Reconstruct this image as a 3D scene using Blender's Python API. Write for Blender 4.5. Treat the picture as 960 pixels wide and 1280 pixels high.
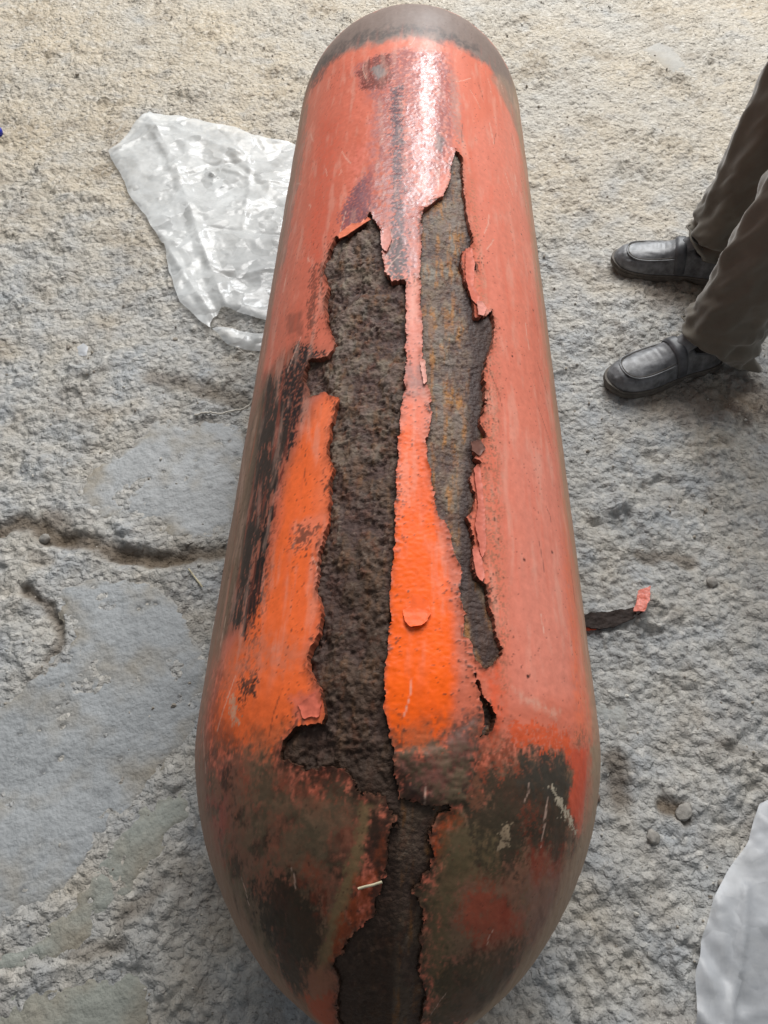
import bpy, bmesh, math, random
import numpy as np
from mathutils import Vector, Matrix

random.seed(7)
for o in list(bpy.data.objects):
    bpy.data.objects.remove(o, do_unlink=True)
scene = bpy.context.scene
COL = scene.collection

# ------------------------------------------------------------------ camera
RAD = 0.27                       # cylinder radius (m)
CAM_H = 1.2968
cam_data = bpy.data.cameras.new("camera")
cam_data.sensor_fit = 'VERTICAL'
cam_data.sensor_height = 36.0
cam_data.lens = 26.016
cam_data.clip_start = 0.05
cam_data.clip_end = 200
cam = bpy.data.objects.new("camera", cam_data)
COL.objects.link(cam)
cam.matrix_world = Matrix(((0.999484, -0.021400, 0.023954, 0.0),
                           (0.031011, 0.837221, -0.545985, 0.0),
                           (-0.008371, 0.546446, 0.837453, CAM_H),
                           (0, 0, 0, 1)))
scene.camera = cam
scene.render.resolution_x = 768
scene.render.resolution_y = 1024

# ------------------------------------------------------------------ light: a shed lit through a high far opening, plus an added overhead lamp
world = bpy.data.worlds.new("World")
scene.world = world
world.use_nodes = True
bg = world.node_tree.nodes["Background"]
bg.inputs[0].default_value = (0.90, 0.95, 1.0, 1)
bg.inputs[1].default_value = 0.22

def area_light(name, loc, target, sx, sy, watts, col):
    d = bpy.data.lights.new(name, 'AREA')
    d.shape = 'RECTANGLE'; d.size = sx; d.size_y = sy
    d.energy = watts; d.color = col
    o = bpy.data.objects.new(name, d); COL.objects.link(o)
    o.location = loc
    o.rotation_euler = (Vector(target) - Vector(loc)).to_track_quat('-Z', 'Y').to_euler()
    return o

area_light("door_opening_light", (0.80, 6.8, 3.7), (0.1, 1.6, 0.2), 0.60, 2.8, 150, (0.93, 0.97, 1.0))
area_light("added_overhead_light", (1.0, 5.4, 4.9), (0.2, 1.2, 0.0), 6.0, 3.0, 560, (1.0, 0.98, 0.95))  # unseen soft lamp, added for the general light and its falloff

vs = scene.view_settings
vs.view_transform = 'Standard'
vs.look = 'None'
vs.exposure = 0.0
vs.gamma = 1.0
vs.use_curve_mapping = False

# ------------------------------------------------------------------ helpers
def lin(r, g, b):
    f = lambda c: (c / 255 / 12.92) if c / 255 <= 0.04045 else ((c / 255 + 0.055) / 1.055) ** 2.4
    return np.array([f(r), f(g), f(b)])

def _hash(ix, iy, seed):
    h = (ix.astype(np.int64) * 374761393 + iy.astype(np.int64) * 668265263 + seed * 1274126177) & 0xFFFFFFFF
    h = ((h ^ (h >> 13)) * 1274126177) & 0xFFFFFFFF
    h = ((h ^ (h >> 16)) * 2246822519) & 0xFFFFFFFF
    return (h ^ (h >> 15)) & 0xFFFFFF

def perlin(x, y, seed=0):
    x, y = np.broadcast_arrays(np.asarray(x, float), np.asarray(y, float))
    x0 = np.floor(x); y0 = np.floor(y)
    fx = x - x0; fy = y - y0
    u = fx * fx * fx * (fx * (fx * 6 - 15) + 10); v = fy * fy * fy * (fy * (fy * 6 - 15) + 10)
    out = 0
    for dx in (0, 1):
        for dy in (0, 1):
            an = _hash(x0 + dx, y0 + dy, seed) * (2 * np.pi / 16777216.0)
            g = np.cos(an) * (fx - dx) + np.sin(an) * (fy - dy)
            out = out + g * (u if dx else 1 - u) * (v if dy else 1 - v)
    return out * 1.5

def fbm(x, y, octv=4, seed=0, gain=0.5):
    o = 0; a = 1; n = 0
    for i in range(octv):
        o = o + a * perlin(x * 2 ** i + 17.3 * i, y * 2 ** i - 9.1 * i, seed + i * 31)
        n += a; a *= gain
    return o / n * 1.3

def worley(x, y, seed=0):
    x0 = np.floor(x); y0 = np.floor(y)
    best = np.full(np.shape(x), 9.0)
    for dx in (-1, 0, 1):
        for dy in (-1, 0, 1):
            h1 = _hash(x0 + dx, y0 + dy, seed) / 16777216.0
            h2 = _hash(x0 + dx, y0 + dy, seed + 77) / 16777216.0
            d = (x0 + dx + h1 - x) ** 2 + (y0 + dy + h2 - y) ** 2
            best = np.minimum(best, d)
    return np.sqrt(best)

def sstep(e0, e1, x):
    t = np.clip((x - e0) / (e1 - e0), 0, 1)
    return t * t * (3 - 2 * t)

def sdf(px, py, poly, margin=60.0):
    """signed distance (mm), negative inside; far points are clamped to +margin"""
    P = np.array(poly, float)
    out = np.full(px.shape, margin)
    m = (px > P[:, 0].min() - margin) & (px < P[:, 0].max() + margin) & (py > P[:, 1].min() - margin) & (py < P[:, 1].max() + margin)
    x = px[m]; y = py[m]
    if x.size == 0:
        return out
    d = np.full(x.shape, 1e9); ins = np.zeros(x.shape, bool)
    for i in range(len(P)):
        a = P[i]; b = P[(i + 1) % len(P)]
        e = b - a; wx = x - a[0]; wy = y - a[1]
        t = np.clip((wx * e[0] + wy * e[1]) / max(e @ e, 1e-9), 0, 1)
        d = np.minimum(d, (wx - e[0] * t) ** 2 + (wy - e[1] * t) ** 2)
        if a[1] != b[1]:
            c = ((a[1] > y) != (b[1] > y)) & (x < (b[0] - a[0]) * (y - a[1]) / (b[1] - a[1]) + a[0])
            ins ^= c
    d = np.sqrt(d)
    out[m] = np.minimum(np.where(ins, -d, d), margin)
    return out

def sdf_line(px, py, line, margin=80.0):
    P = np.array(line, float)
    d = np.full(px.shape, margin ** 2)
    for i in range(len(P) - 1):
        a = P[i]; e = P[i + 1] - a
        wx = px - a[0]; wy = py - a[1]
        t = np.clip((wx * e[0] + wy * e[1]) / max(e @ e, 1e-9), 0, 1)
        d = np.minimum(d, (wx - e[0] * t) ** 2 + (wy - e[1] * t) ** 2)
    return np.sqrt(d)

def new_mesh(name, V, faces, smooth=True, col=None):
    """V (n,3); faces: list of int arrays (m,3) / (m,4)"""
    me = bpy.data.meshes.new(name)
    faces = [np.asarray(f, np.int32) for f in faces if len(f)]
    lv = np.concatenate([f.ravel() for f in faces])
    cnt = np.concatenate([np.full(len(f), f.shape[1], np.int32) for f in faces])
    me.vertices.add(len(V)); me.vertices.foreach_set("co", np.asarray(V, np.float32).ravel())
    me.loops.add(len(lv)); me.loops.foreach_set("vertex_index", lv)
    me.polygons.add(len(cnt))
    me.polygons.foreach_set("loop_start", np.concatenate([[0], np.cumsum(cnt)[:-1]]).astype(np.int32))
    me.update(calc_edges=True)
    me.polygons.foreach_set("use_smooth", np.full(len(cnt), smooth))
    if col is not None:
        at = me.attributes.new("tint", 'FLOAT_COLOR', 'POINT')
        at.data.foreach_set("color", np.asarray(col, np.float32).ravel())
    me.validate()
    return me

def link(name, me, mat, parent=None):
    o = bpy.data.objects.new(name, me)
    COL.objects.link(o)
    if mat is not None:
        me.materials.clear(); me.materials.append(mat)
    if parent is not None:
        o.parent = parent
    return o

def empty(name, loc=(0, 0, 0)):
    o = bpy.data.objects.new(name, None); COL.objects.link(o); o.location = loc
    o.empty_display_size = 0.05
    return o

def tag(o, label, cat, group=None):
    o["label"] = label; o["category"] = cat
    if group: o["group"] = group
    return o

def grid_quads(nr, nc):
    i = np.arange(nr * nc).reshape(nr, nc)
    return np.stack([i[:-1, :-1], i[:-1, 1:], i[1:, 1:], i[1:, :-1]], -1).reshape(-1, 4)

def clip_grid(F, data, base, nr, nc, skirt=True):
    """keep the part of a grid where F>0. data (n,k) is interpolated, base (n,3) = where the skirt lands.
    returns data, faces list, indices (into data) of skirt verts"""
    F = F.ravel()
    q = grid_quads(nr, nc)
    pos = F[q] > 0
    full = q[pos.all(1)]
    mix = q[pos.any(1) & ~pos.all(1)]
    tri = np.concatenate([mix[:, [0, 1, 2]], mix[:, [0, 2, 3]]])
    tp = F[tri] > 0
    n = tp.sum(1)
    tfull = tri[n == 3]
    N = len(F)
    def rot(t, p, val):
        k = np.argmax(p == val, 1)
        r = np.arange(len(t))
        return t[r, k], t[r, (k + 1) % 3], t[r, (k + 2) % 3]
    a1, b1, c1 = rot(tri[n == 1], tp[n == 1], True)
    a2, b2, c2 = rot(tri[n == 2], tp[n == 2], False)
    ek = lambda u, v: np.minimum(u, v).astype(np.int64) * N + np.maximum(u, v)
    keys = np.concatenate([ek(a1, b1), ek(a1, c1), ek(a2, b2), ek(a2, c2)])
    uk, inv = np.unique(keys, return_inverse=True)
    u = uk // N; v = uk % N
    t = (F[u] / (F[u] - F[v]))[:, None]
    nd = data[u] * (1 - t) + data[v] * t
    nb = base[u] * (1 - t) + base[v] * t
    s1, s2 = len(a1), len(a2)
    e1b, e1c, e2b, e2c = [x + N for x in np.split(inv, [s1, 2 * s1, 2 * s1 + s2])]
    f3 = np.stack([a1, e1b, e1c], 1)
    f4 = np.stack([b2, c2, e2c, e2b], 1)
    edges = np.concatenate([np.stack([e1b, e1c], 1), np.stack([e2c, e2b], 1)])
    alld = np.concatenate([data, nd])
    faces3 = np.concatenate([tfull, f3]); faces4 = np.concatenate([full, f4])
    M0 = len(alld)
    if skirt:
        sk = nd.copy(); sk[:, :3] = nb
        alld = np.concatenate([alld, nd, sk])
        ne = len(nd)
        top = edges - N + M0; bot = top + ne
        faces4 = np.concatenate([faces4, np.stack([top[:, 1], top[:, 0], bot[:, 0], bot[:, 1]], 1)])
    used = np.unique(np.concatenate([faces3.ravel(), faces4.ravel()]))
    rem = np.full(len(alld), -1); rem[used] = np.arange(len(used))
    skirtmask = used >= M0
    return alld[used], [rem[faces3], rem[faces4]], skirtmask

# ------------------------------------------------------------------ materials
def mat_new(name):
    m = bpy.data.materials.new(name); m.use_nodes = True
    nt = m.node_tree
    return m, nt, nt.nodes["Principled BSDF"]

def noise_node(nt, scale, detail=4, rough=0.55, vec=None):
    n = nt.nodes.new("ShaderNodeTexNoise")
    n.inputs["Scale"].default_value = scale; n.inputs["Detail"].default_value = detail
    n.inputs["Roughness"].default_value = rough
    if vec is not None: nt.links.new(vec, n.inputs["Vector"])
    return n

def math_node(nt, op, a, b=None, clamp=False):
    n = nt.nodes.new("ShaderNodeMath"); n.operation = op; n.use_clamp = clamp
    for i, v in enumerate((a, b)):
        if v is None: continue
        if isinstance(v, (int, float)): n.inputs[i].default_value = v
        else: nt.links.new(v, n.inputs[i])
    return n.outputs[0]

def tinted(name, val_scale=60, val_amp=0.35, bump=[(300, 0.3, 0.001)], spec=0.5, rough=None, rough_amp=0.15, coat=0.0, grains=()):
    """principled whose base colour comes from the mesh attribute 'tint' (alpha = roughness) with grain on top"""
    m, nt, bs = mat_new(name)
    at = nt.nodes.new("ShaderNodeAttribute"); at.attribute_name = "tint"
    geo = nt.nodes.new("ShaderNodeTexCoord")
    vec = geo.outputs["Object"]
    n1 = noise_node(nt, val_scale, 8, 0.65, vec)
    k = math_node(nt, 'MULTIPLY_ADD', n1.outputs["Fac"], 2 * val_amp)
    nt.nodes[-1].inputs[2].default_value = 1 - val_amp
    vm = nt.nodes.new("ShaderNodeVectorMath"); vm.operation = 'SCALE'
    nt.links.new(at.outputs["Color"], vm.inputs[0]); nt.links.new(k, vm.inputs["Scale"])
    nt.links.new(vm.outputs[0], bs.inputs["Base Color"])
    r = math_node(nt, 'MULTIPLY_ADD', n1.outputs["Fac"], 2 * rough_amp)
    nt.links.new(math_node(nt, 'SUBTRACT', at.outputs["Alpha"] if rough is None else rough, rough_amp), nt.nodes[-2].inputs[2])
    nt.links.new(r, bs.inputs["Roughness"])
    bs.inputs["Specular IOR Level"].default_value = spec
    bs.inputs["Coat Weight"].default_value = coat
    bs.inputs["Coat Roughness"].default_value = 0.2
    prev = None
    for sc, st, dist in bump:
        nn = noise_node(nt, sc, 5, 0.6, vec)
        bp = nt.nodes.new("ShaderNodeBump")
        bp.inputs["Strength"].default_value = st; bp.inputs["Distance"].default_value = dist
        nt.links.new(nn.outputs["Fac"], bp.inputs["Height"])
        if prev is not None: nt.links.new(prev, bp.inputs["Normal"])
        prev = bp.outputs["Normal"]
    for sc, st, dist in grains:                      # separate grains and pits
        vo = nt.nodes.new("ShaderNodeTexVoronoi"); vo.inputs["Scale"].default_value = sc
        wn = noise_node(nt, sc * .6, 3, .6, vec)
        wm = nt.nodes.new("ShaderNodeVectorMath"); wm.operation = 'MULTIPLY_ADD'
        nt.links.new(wn.outputs["Color"], wm.inputs[0]); wm.inputs[1].default_value = (1.1 / sc,) * 3; nt.links.new(vec, wm.inputs[2])
        nt.links.new(wm.outputs[0], vo.inputs["Vector"])
        bp = nt.nodes.new("ShaderNodeBump"); bp.invert = True
        bp.inputs["Strength"].default_value = st; bp.inputs["Distance"].default_value = dist
        nt.links.new(vo.outputs["Distance"], bp.inputs["Height"])
        if prev is not None: nt.links.new(prev, bp.inputs["Normal"])
        prev = bp.outputs["Normal"]
    if prev is not None: nt.links.new(prev, bs.inputs["Normal"])
    return m

def plain(name, rgb, rough, spec=0.5, scale=80, amp=0.25, bump=(200, 0.3, 0.001), metallic=0.0):
    m, nt, bs = mat_new(name)
    geo = nt.nodes.new("ShaderNodeTexCoord")
    n1 = noise_node(nt, scale, 6, 0.6, geo.outputs["Object"])
    rp = nt.nodes.new("ShaderNodeValToRGB")
    c = np.array(rgb)
    rp.color_ramp.elements[0].position = 0.3; rp.color_ramp.elements[1].position = 0.7
    rp.color_ramp.elements[0].color = (*(c * (1 - amp)), 1); rp.color_ramp.elements[1].color = (*np.clip(c * (1 + amp), 0, 1), 1)
    nt.links.new(n1.outputs["Fac"], rp.inputs[0]); nt.links.new(rp.outputs[0], bs.inputs["Base Color"])
    bs.inputs["Roughness"].default_value = rough
    bs.inputs["Specular IOR Level"].default_value = spec
    bs.inputs["Metallic"].default_value = metallic
    if bump:
        nn = noise_node(nt, bump[0], 5, 0.6, geo.outputs["Object"])
        bp = nt.nodes.new("ShaderNodeBump"); bp.inputs["Strength"].default_value = bump[1]; bp.inputs["Distance"].default_value = bump[2]
        nt.links.new(nn.outputs["Fac"], bp.inputs["Height"]); nt.links.new(bp.outputs["Normal"], bs.inputs["Normal"])
    return m

MAT_GROUND = tinted("rough_ground", 120, 0.30, [(80, .8, 0.010), (300, 0.6, 0.003)], 0.2, grains=[(75, .75, .008), (230, .4, .002)])
MAT_PATCH = tinted("worn_concrete", 90, 0.24, [(45, 0.4, 0.006), (210, .55, .003), (700, 0.4, 0.001)], 0.3, grains=[(130, .35, .003)])
MAT_PAINT = tinted("old_orange_paint", 130, 0.10, [(260, 0.10, 0.0010), (40, .12, .004)], 0.16, None, 0.08)
MAT_STEEL = tinted("corroded_steel", 120, 0.32, [(120, 0.5, 0.0030), (500, 0.5, 0.0010)], 0.22, None, 0.15, grains=[(190, .5, .0025)])

# ------------------------------------------------------------------ ground
CRACK = [(-924,760),(-833,789),(-803,810),(-759,795),(-731,773),(-660,767),(-569,735),(-486,726),(-415,739),(-340,748)]
CRACK2 = [(-741,649),(-693,620),(-658,582),(-641,541),(-652,506)]
DARK_BLOBS = [([(-743,827),(-696,779)], 26, .6), ([(-569,735),(-436,720)], 20, .5), ([(373,349),(377,296)], 24, .7),
              ([(445,279),(477,264)], 16, .9), ([(481,762),(577,743)], 14, .6), ([(-467,1097),(-360,1053)], 12, .3),
              ([(-603,1219),(-383,1160)], 26, .55), ([(-421,84),(-374,129)], 16, .5), ([(-332,154),(-290,132)], 30, .35),
              ([(-489,34),(-414,52)], 12, .45), ([(-749,730),(-711,713)], 14, .4)]
SLABS = [
    ("left_smooth", [(-818,342),(-698,458),(-638,519),(-632,555),(-676,624),(-683,670),(-607,690),(-469,679),(-413,611),(-360,549),(-338,471),(-348,390),(-365,341),(-416,276),(-474,201),(-500,139),(-564,77),(-694,10)], (158,161,163), 2.2, 7),
    ("left_lower", [(-691,0),(-564,62),(-501,126),(-481,187),(-431,260),(-352,298),(-331,238),(-381,170),(-413,106),(-428,62),(-475,29),(-583,3),(-685,-16)], (152,155,148), 3.0, 8),
    ("left_corner", [(-680,-29),(-577,-14),(-466,7),(-391,32),(-347,1),(-346,-65),(-375,-120),(-643,-129)], (146,148,140), 3.0, 8),
    ("mid", [(-716,865),(-702,933),(-662,1000),(-618,1028),(-598,1089),(-534,1110),(-371,1100),(-345,1042),(-342,838),(-348,782),(-428,765),(-513,778),(-559,800),(-640,824)], (168,170,171), 2.8, 10.0),
    ("right", [(342,463),(419,457),(422,411),(398,379),(365,332),(338,316)], (170,172,170), 2.0, 7.0),
    ("far_right", [(801,2841),(885,2900),(929,2866),(980,2693),(998,2588),(900,2644),(824,2757)], (166,163,157), 1.8, 6.0),
]
def ground_h(X, Y):
    """height (m) of the rough ground at X,Y (m)"""
    x = X * 1000; y = Y * 1000
    wx = x + 14 * fbm(x / 60, y / 60, 2, 5); wy = y + 14 * fbm(x / 60, y / 60, 2, 6)
    big = fbm(x / 420, y / 420, 3, 1)
    mid = fbm(wx / 70, wy / 70, 4, 2, .6)
    lump = 1 - worley(wx / 25, wy / 20, 3)
    lump2 = 1 - worley(wx / 50 + 9, wy / 42, 4)
    rough = 0.65 + 0.6 * sstep(-.35, .5, fbm(x / 260, y / 260, 2, 9))
    clod = 1 - worley(wx / 13 + 3, wy / 11, 8)
    h = 9 * big + rough * (11.5 * mid + 9.5 * lump + 6.5 * clod + 12 * lump2 * sstep(-.1, .5, fbm(x / 130, y / 130, 2, 12)) - 9)
    d = sdf_line(x, y, CRACK) + 9 * fbm(x / 40, y / 40, 3, 21)
    h = h - 13 * (1 - sstep(8, 30, d))
    d = sdf_line(x, y, CRACK2) + 6 * fbm(x / 30, y / 30, 3, 22)
    h = h - 12 * (1 - sstep(4, 16, d))
    for ln, w, k in DARK_BLOBS:
        d = sdf_line(x, y, ln) + 10 * fbm(x / 45, y / 45, 2, 23)
        h = h - 9 * k * (1 - sstep(w * .3, w * 1.4, d))
    for nm, poly, rgb, amp, edge in SLABS:
        h = h + (9 * big - 4 - h) * sstep(2, -14, sdf(x, y, poly, 40)) * .82
    # trodden flatter under the feet and beneath the cylinder
    h = np.where(np.abs(x) < 200, np.minimum(h, 8.5), h)
    return (h - 9) / 1000

def gh(x, y):
    return float(ground_h(np.array([float(x)]), np.array([float(y)]))[0])

def ground_mesh():
    NC = 640
    def rows():
        ys = [-0.34]
        while ys[-1] < 3.75:
            ys.append(ys[-1] + 0.0042 + 0.0019 * max(ys[-1], 0))
        ys = np.array(ys)
        return ys
    ys = rows()
    u = np.linspace(-1, 1, NC)
    pre = -0.34 - np.array([6.0, 4.0, 2.2, 1.2, .6, .25, .08]); post = 3.75 + np.array([.1, .3, .7, 1.4, 2.6, 4.5, 8])
    yy = np.concatenate([pre, ys, post])
    hw = 1.10 + 0.34 * np.clip(yy, -0.34, 3.75)
    ext = np.array([.04, .12, .3, .7, 1.5, 3.0, 6.0])
    X = u[None, :] * hw[:, None]
    X = np.concatenate([(-hw[:, None] - ext[None, ::-1]), X, hw[:, None] + ext[None, :]], 1)
    Y = np.repeat(yy[:, None], X.shape[1], 1)
    return X, Y
GX, GY = ground_mesh()
GZ = ground_h(GX, GY)

def ground_colour(X, Y, Z):
    x = X * 1000; y = Y * 1000
    n1 = fbm(x / 300, y / 300, 4, 41)[..., None]; n2 = fbm(x / 90, y / 90, 4, 42)[..., None]
    n3 = fbm(x / 18, y / 18, 3, 43)[..., None]
    grey = lin(178, 176, 171); warm = lin(190, 178, 159); cold = lin(162, 166, 170); brown = lin(138, 124, 106); pale = lin(220, 216, 208)
    c = np.ones(X.shape + (3,)) * grey
    far = sstep(1200, 2300, y)[..., None]; left = sstep(-100, -700, x)[..., None]
    c = c + (warm - c) * np.clip(.25 + .55 * far * (.5 + .5 * left) + .5 * n1, 0, 1)
    c = c + (cold - c) * np.clip(.5 * (1 - far) + .7 * n2 - .1, 0, .8)
    c = c + (brown - c) * np.clip(.9 * fbm(x / 170, y / 170, 4, 45)[..., None] - .12, 0, .55)
    c = c + (pale - c) * np.clip(n3 * 1.0 - .1, 0, .5)
    def brn(d, w0, w1, k, col):
        nonlocal c
        a = (k * (1 - sstep(w0, w1, d)))[..., None]
        c = c + (col - c) * a
    dirt = lin(104, 90, 74)
    brn(sdf_line(x, y, CRACK) + 9 * fbm(x / 40, y / 40, 3, 21), 5, 34, .85, dirt)
    brn(sdf_line(x, y, CRACK2) + 6 * fbm(x / 30, y / 30, 3, 22), 3, 18, .7, dirt)
    for ln, w, k in DARK_BLOBS:
        brn(sdf_line(x, y, ln) + 10 * fbm(x / 45, y / 45, 2, 23), w * .3, w * 1.5, k, dirt)
    for cx, cy, r in ((720, 1560, 130), (640, 1180, 130), (800, 1180, 120)):      # soft brownish shoe shadows painted into the ground colour
        brn(np.hypot(x - cx, (y - cy) * 1.6) + 40 * fbm(x / 70, y / 70, 3, 25), r * .4, r * 1.3, .5, lin(140, 120, 100))
    return np.concatenate([np.clip(c, 0, 1), np.full(X.shape + (1,), .85)], -1)

gcol = ground_colour(GX, GY, GZ)
V = np.stack([GX, GY, GZ], -1).reshape(-1, 3)
ground = link("ground", new_mesh("ground", V, [grid_quads(*GX.shape)], True, gcol.reshape(-1, 4)), MAT_GROUND)
ground["kind"] = "structure"

# smoother remains of a concrete floor, worn flush with the dirt
for nm, poly, rgb, amp, edge in SLABS:
    P = np.array(poly, float) / 1000
    x0, y0 = P.min(0) - .04; x1, y1 = P.max(0) + .04
    st = 0.0045 if y1 < 2.0 else .007
    nx = int((x1 - x0) / st); nyy = int((y1 - y0) / st)
    X, Y = np.meshgrid(np.linspace(x0, x1, nx), np.linspace(y0, y1, nyy))
    x = X * 1000; y = Y * 1000
    d = -sdf(x, y, poly) + edge * 2.2 * fbm(x / 60, y / 60, 4, 51, .65) + edge * fbm(x / 14, y / 14, 2, 52)
    gz = ground_h(X, Y)
    flat = (9 * fbm(x / 420, y / 420, 3, 1) - 9 - .5) / 1000
    z = flat + (amp * fbm(x / 90, y / 90, 4, 53, .6) + amp * .8 * fbm(x / 16, y / 16, 3, 54)) / 1000
    pit = np.clip(worley(x / 60, y / 48, 55), 0, 1)
    z -= .003 * (1 - sstep(.05, .13, pit)) * (perlin(x / 150, y / 150, 56) > .05)
    ck = np.abs(fbm(x / 210, y / 160, 3, 57) + .12)
    z -= .004 * (1 - sstep(0.0, .018, ck)) * sstep(-.1, .15, fbm(x / 300, y / 300, 2, 58))
    dist = np.clip(d, 0, 60)
    z -= .008 * np.exp(-dist / 12.0) + .0018 * sstep(.12, .45, fbm(x / 110, y / 110, 4, 62))              # worn, rounded edge
    c0 = lin(*rgb)
    k = (1 + .16 * fbm(x / 120, y / 70, 4, 59) + .07 * fbm(x / 12, y / 12, 2, 60))[..., None]
    c = c0 * k
    c = c + (lin(150, 141, 126) - c) * (np.clip(.9 * fbm(x / 90, y / 90, 4, 61) + .8 * np.exp(-dist / 22) - .05, 0, .85))[..., None]
    c = c * (1 - .45 * (1 - sstep(.06, .15, pit)) * (perlin(x / 150, y / 150, 56) > .05))[..., None]
    c = np.concatenate([np.clip(c, 0, 1), np.full(X.shape + (1,), .62)], -1)
    data = np.concatenate([np.stack([X, Y, z], -1), c], -1).reshape(-1, 7)
    base = np.stack([X, Y, np.minimum(z - .006, gz - .004)], -1).reshape(-1, 3)
    A, fc, sk = clip_grid(d, data, base, nyy, nx)
    link("concrete_patch", new_mesh("concrete_patch", A[:, :3], fc, True, A[:, 3:]), MAT_PATCH, ground)

# ------------------------------------------------------------------ the gas cylinder
NY0, NA, NN = 1.1 * RAD, 1.3 * RAD, 1.8
FY0, FA = 6.6 * RAD, 1.0 * RAD
_t = np.linspace(0, np.pi / 2, 4000)
PY = np.concatenate([NY0 - NA * np.cos(_t) ** (2 / NN), FY0 + FA * np.sin(_t)])
PR = np.concatenate([RAD * np.sin(_t) ** (2 / NN), RAD * np.cos(_t)])
PS = np.concatenate([[0], np.cumsum(np.hypot(np.diff(PY), np.diff(PR)))])
SMAX = PS[-1]
_ny = np.gradient(PR, PS); _nr = -np.gradient(PY, PS)       # tangent -> normal (radial, axial)
def prof(s):
    y = np.interp(s, PS, PY); r = np.interp(s, PS, PR)
    e = 0.002
    dy = np.interp(s + e, PS, PY) - np.interp(s - e, PS, PY)
    dr = np.interp(s + e, PS, PR) - np.interp(s - e, PS, PR)
    L = np.hypot(dy, dr) + 1e-12
    return y, r, dy / L, -dr / L                              # y, r, radial normal, axial normal

def surf_point(a, s, hgt):
    """a, s in mm (arc from the crest, length along the profile), hgt in m outward"""
    th = a / 1000 / RAD
    y, r, nr, na = prof(s / 1000)
    rr = r + nr * hgt
    return np.stack([rr * np.sin(th), y + na * hgt, RAD + rr * np.cos(th)], -1)

HOLES = [
 [(-64,1279),(-55,1253),(-44,1225),(-39,1162),(-34,1119),(-23,1099),(-2,1102),(0,1014),(1,933),(0,870),(-5,841),(-6,789),(-8,705),(-8,640),(-10,585),(-11,513),(-15,466),(-14,433),(-9,411),(-4,393),(-1,367),(5,348),(15,342),(46,339),(62,341),(50,330),(40,312),(46,278),(21,255),(40,242),(42,209),(46,174),(70,147),(86,107),(92,100),(-174,94),(-134,124),(-105,159),(-106,176),(-58,212),(-29,231),(-10,285),(0,329),(-11,347),(-29,350),(-44,354),(-56,373),(-71,378),(-87,376),(-103,374),(-135,389),(-128,402),(-116,419),(-81,421),(-78,435),(-82,453),(-100,482),(-103,494),(-92,523),(-89,545),(-99,573),(-101,623),(-99,637),(-92,675),(-94,727),(-90,750),(-100,771),(-102,798),(-99,828),(-92,870),(-116,891),(-141,893),(-159,939),(-149,968),(-115,959),(-104,978),(-121,1032),(-132,1080),(-127,1113),(-143,1166),(-135,1199),(-124,1240),(-103,1235),(-86,1247),(-71,1256)],
 [(85,1477),(97,1451),(96,1385),(100,1298),(107,1243),(109,1218),(89,1188),(86,1163),(91,1115),(105,1088),(106,1042),(123,1054),(139,1077),(139,1015),(122,967),(115,928),(117,879),(106,835),(112,814),(94,795),(96,774),(104,770),(86,741),(93,708),(82,678),(89,652),(85,620),(89,596),(100,589),(106,559),(118,511),(116,500),(95,483),(85,495),(82,510),(72,519),(73,553),(68,579),(73,602),(66,616),(58,657),(44,676),(39,704),(37,732),(32,761),(29,785),(38,830),(33,884),(25,925),(24,992),(21,1073),(20,1124),(23,1181),(24,1231),(20,1254),(26,1281),(43,1302),(58,1322),(73,1374),(79,1442)],
 [(-134,124),(70,129),(92,100)] + [(260, 0), (-330, 0)] + [(-174,94)],
 [(100,448),(108,434),(101,413),(90,412),(96,427),(93,441)],
 [(99,1196),(108,1185),(114,1152),(103,1151),(97,1173)],
 [(82,481),(89,470),(97,447),(94,443),(87,462)],
]
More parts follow.
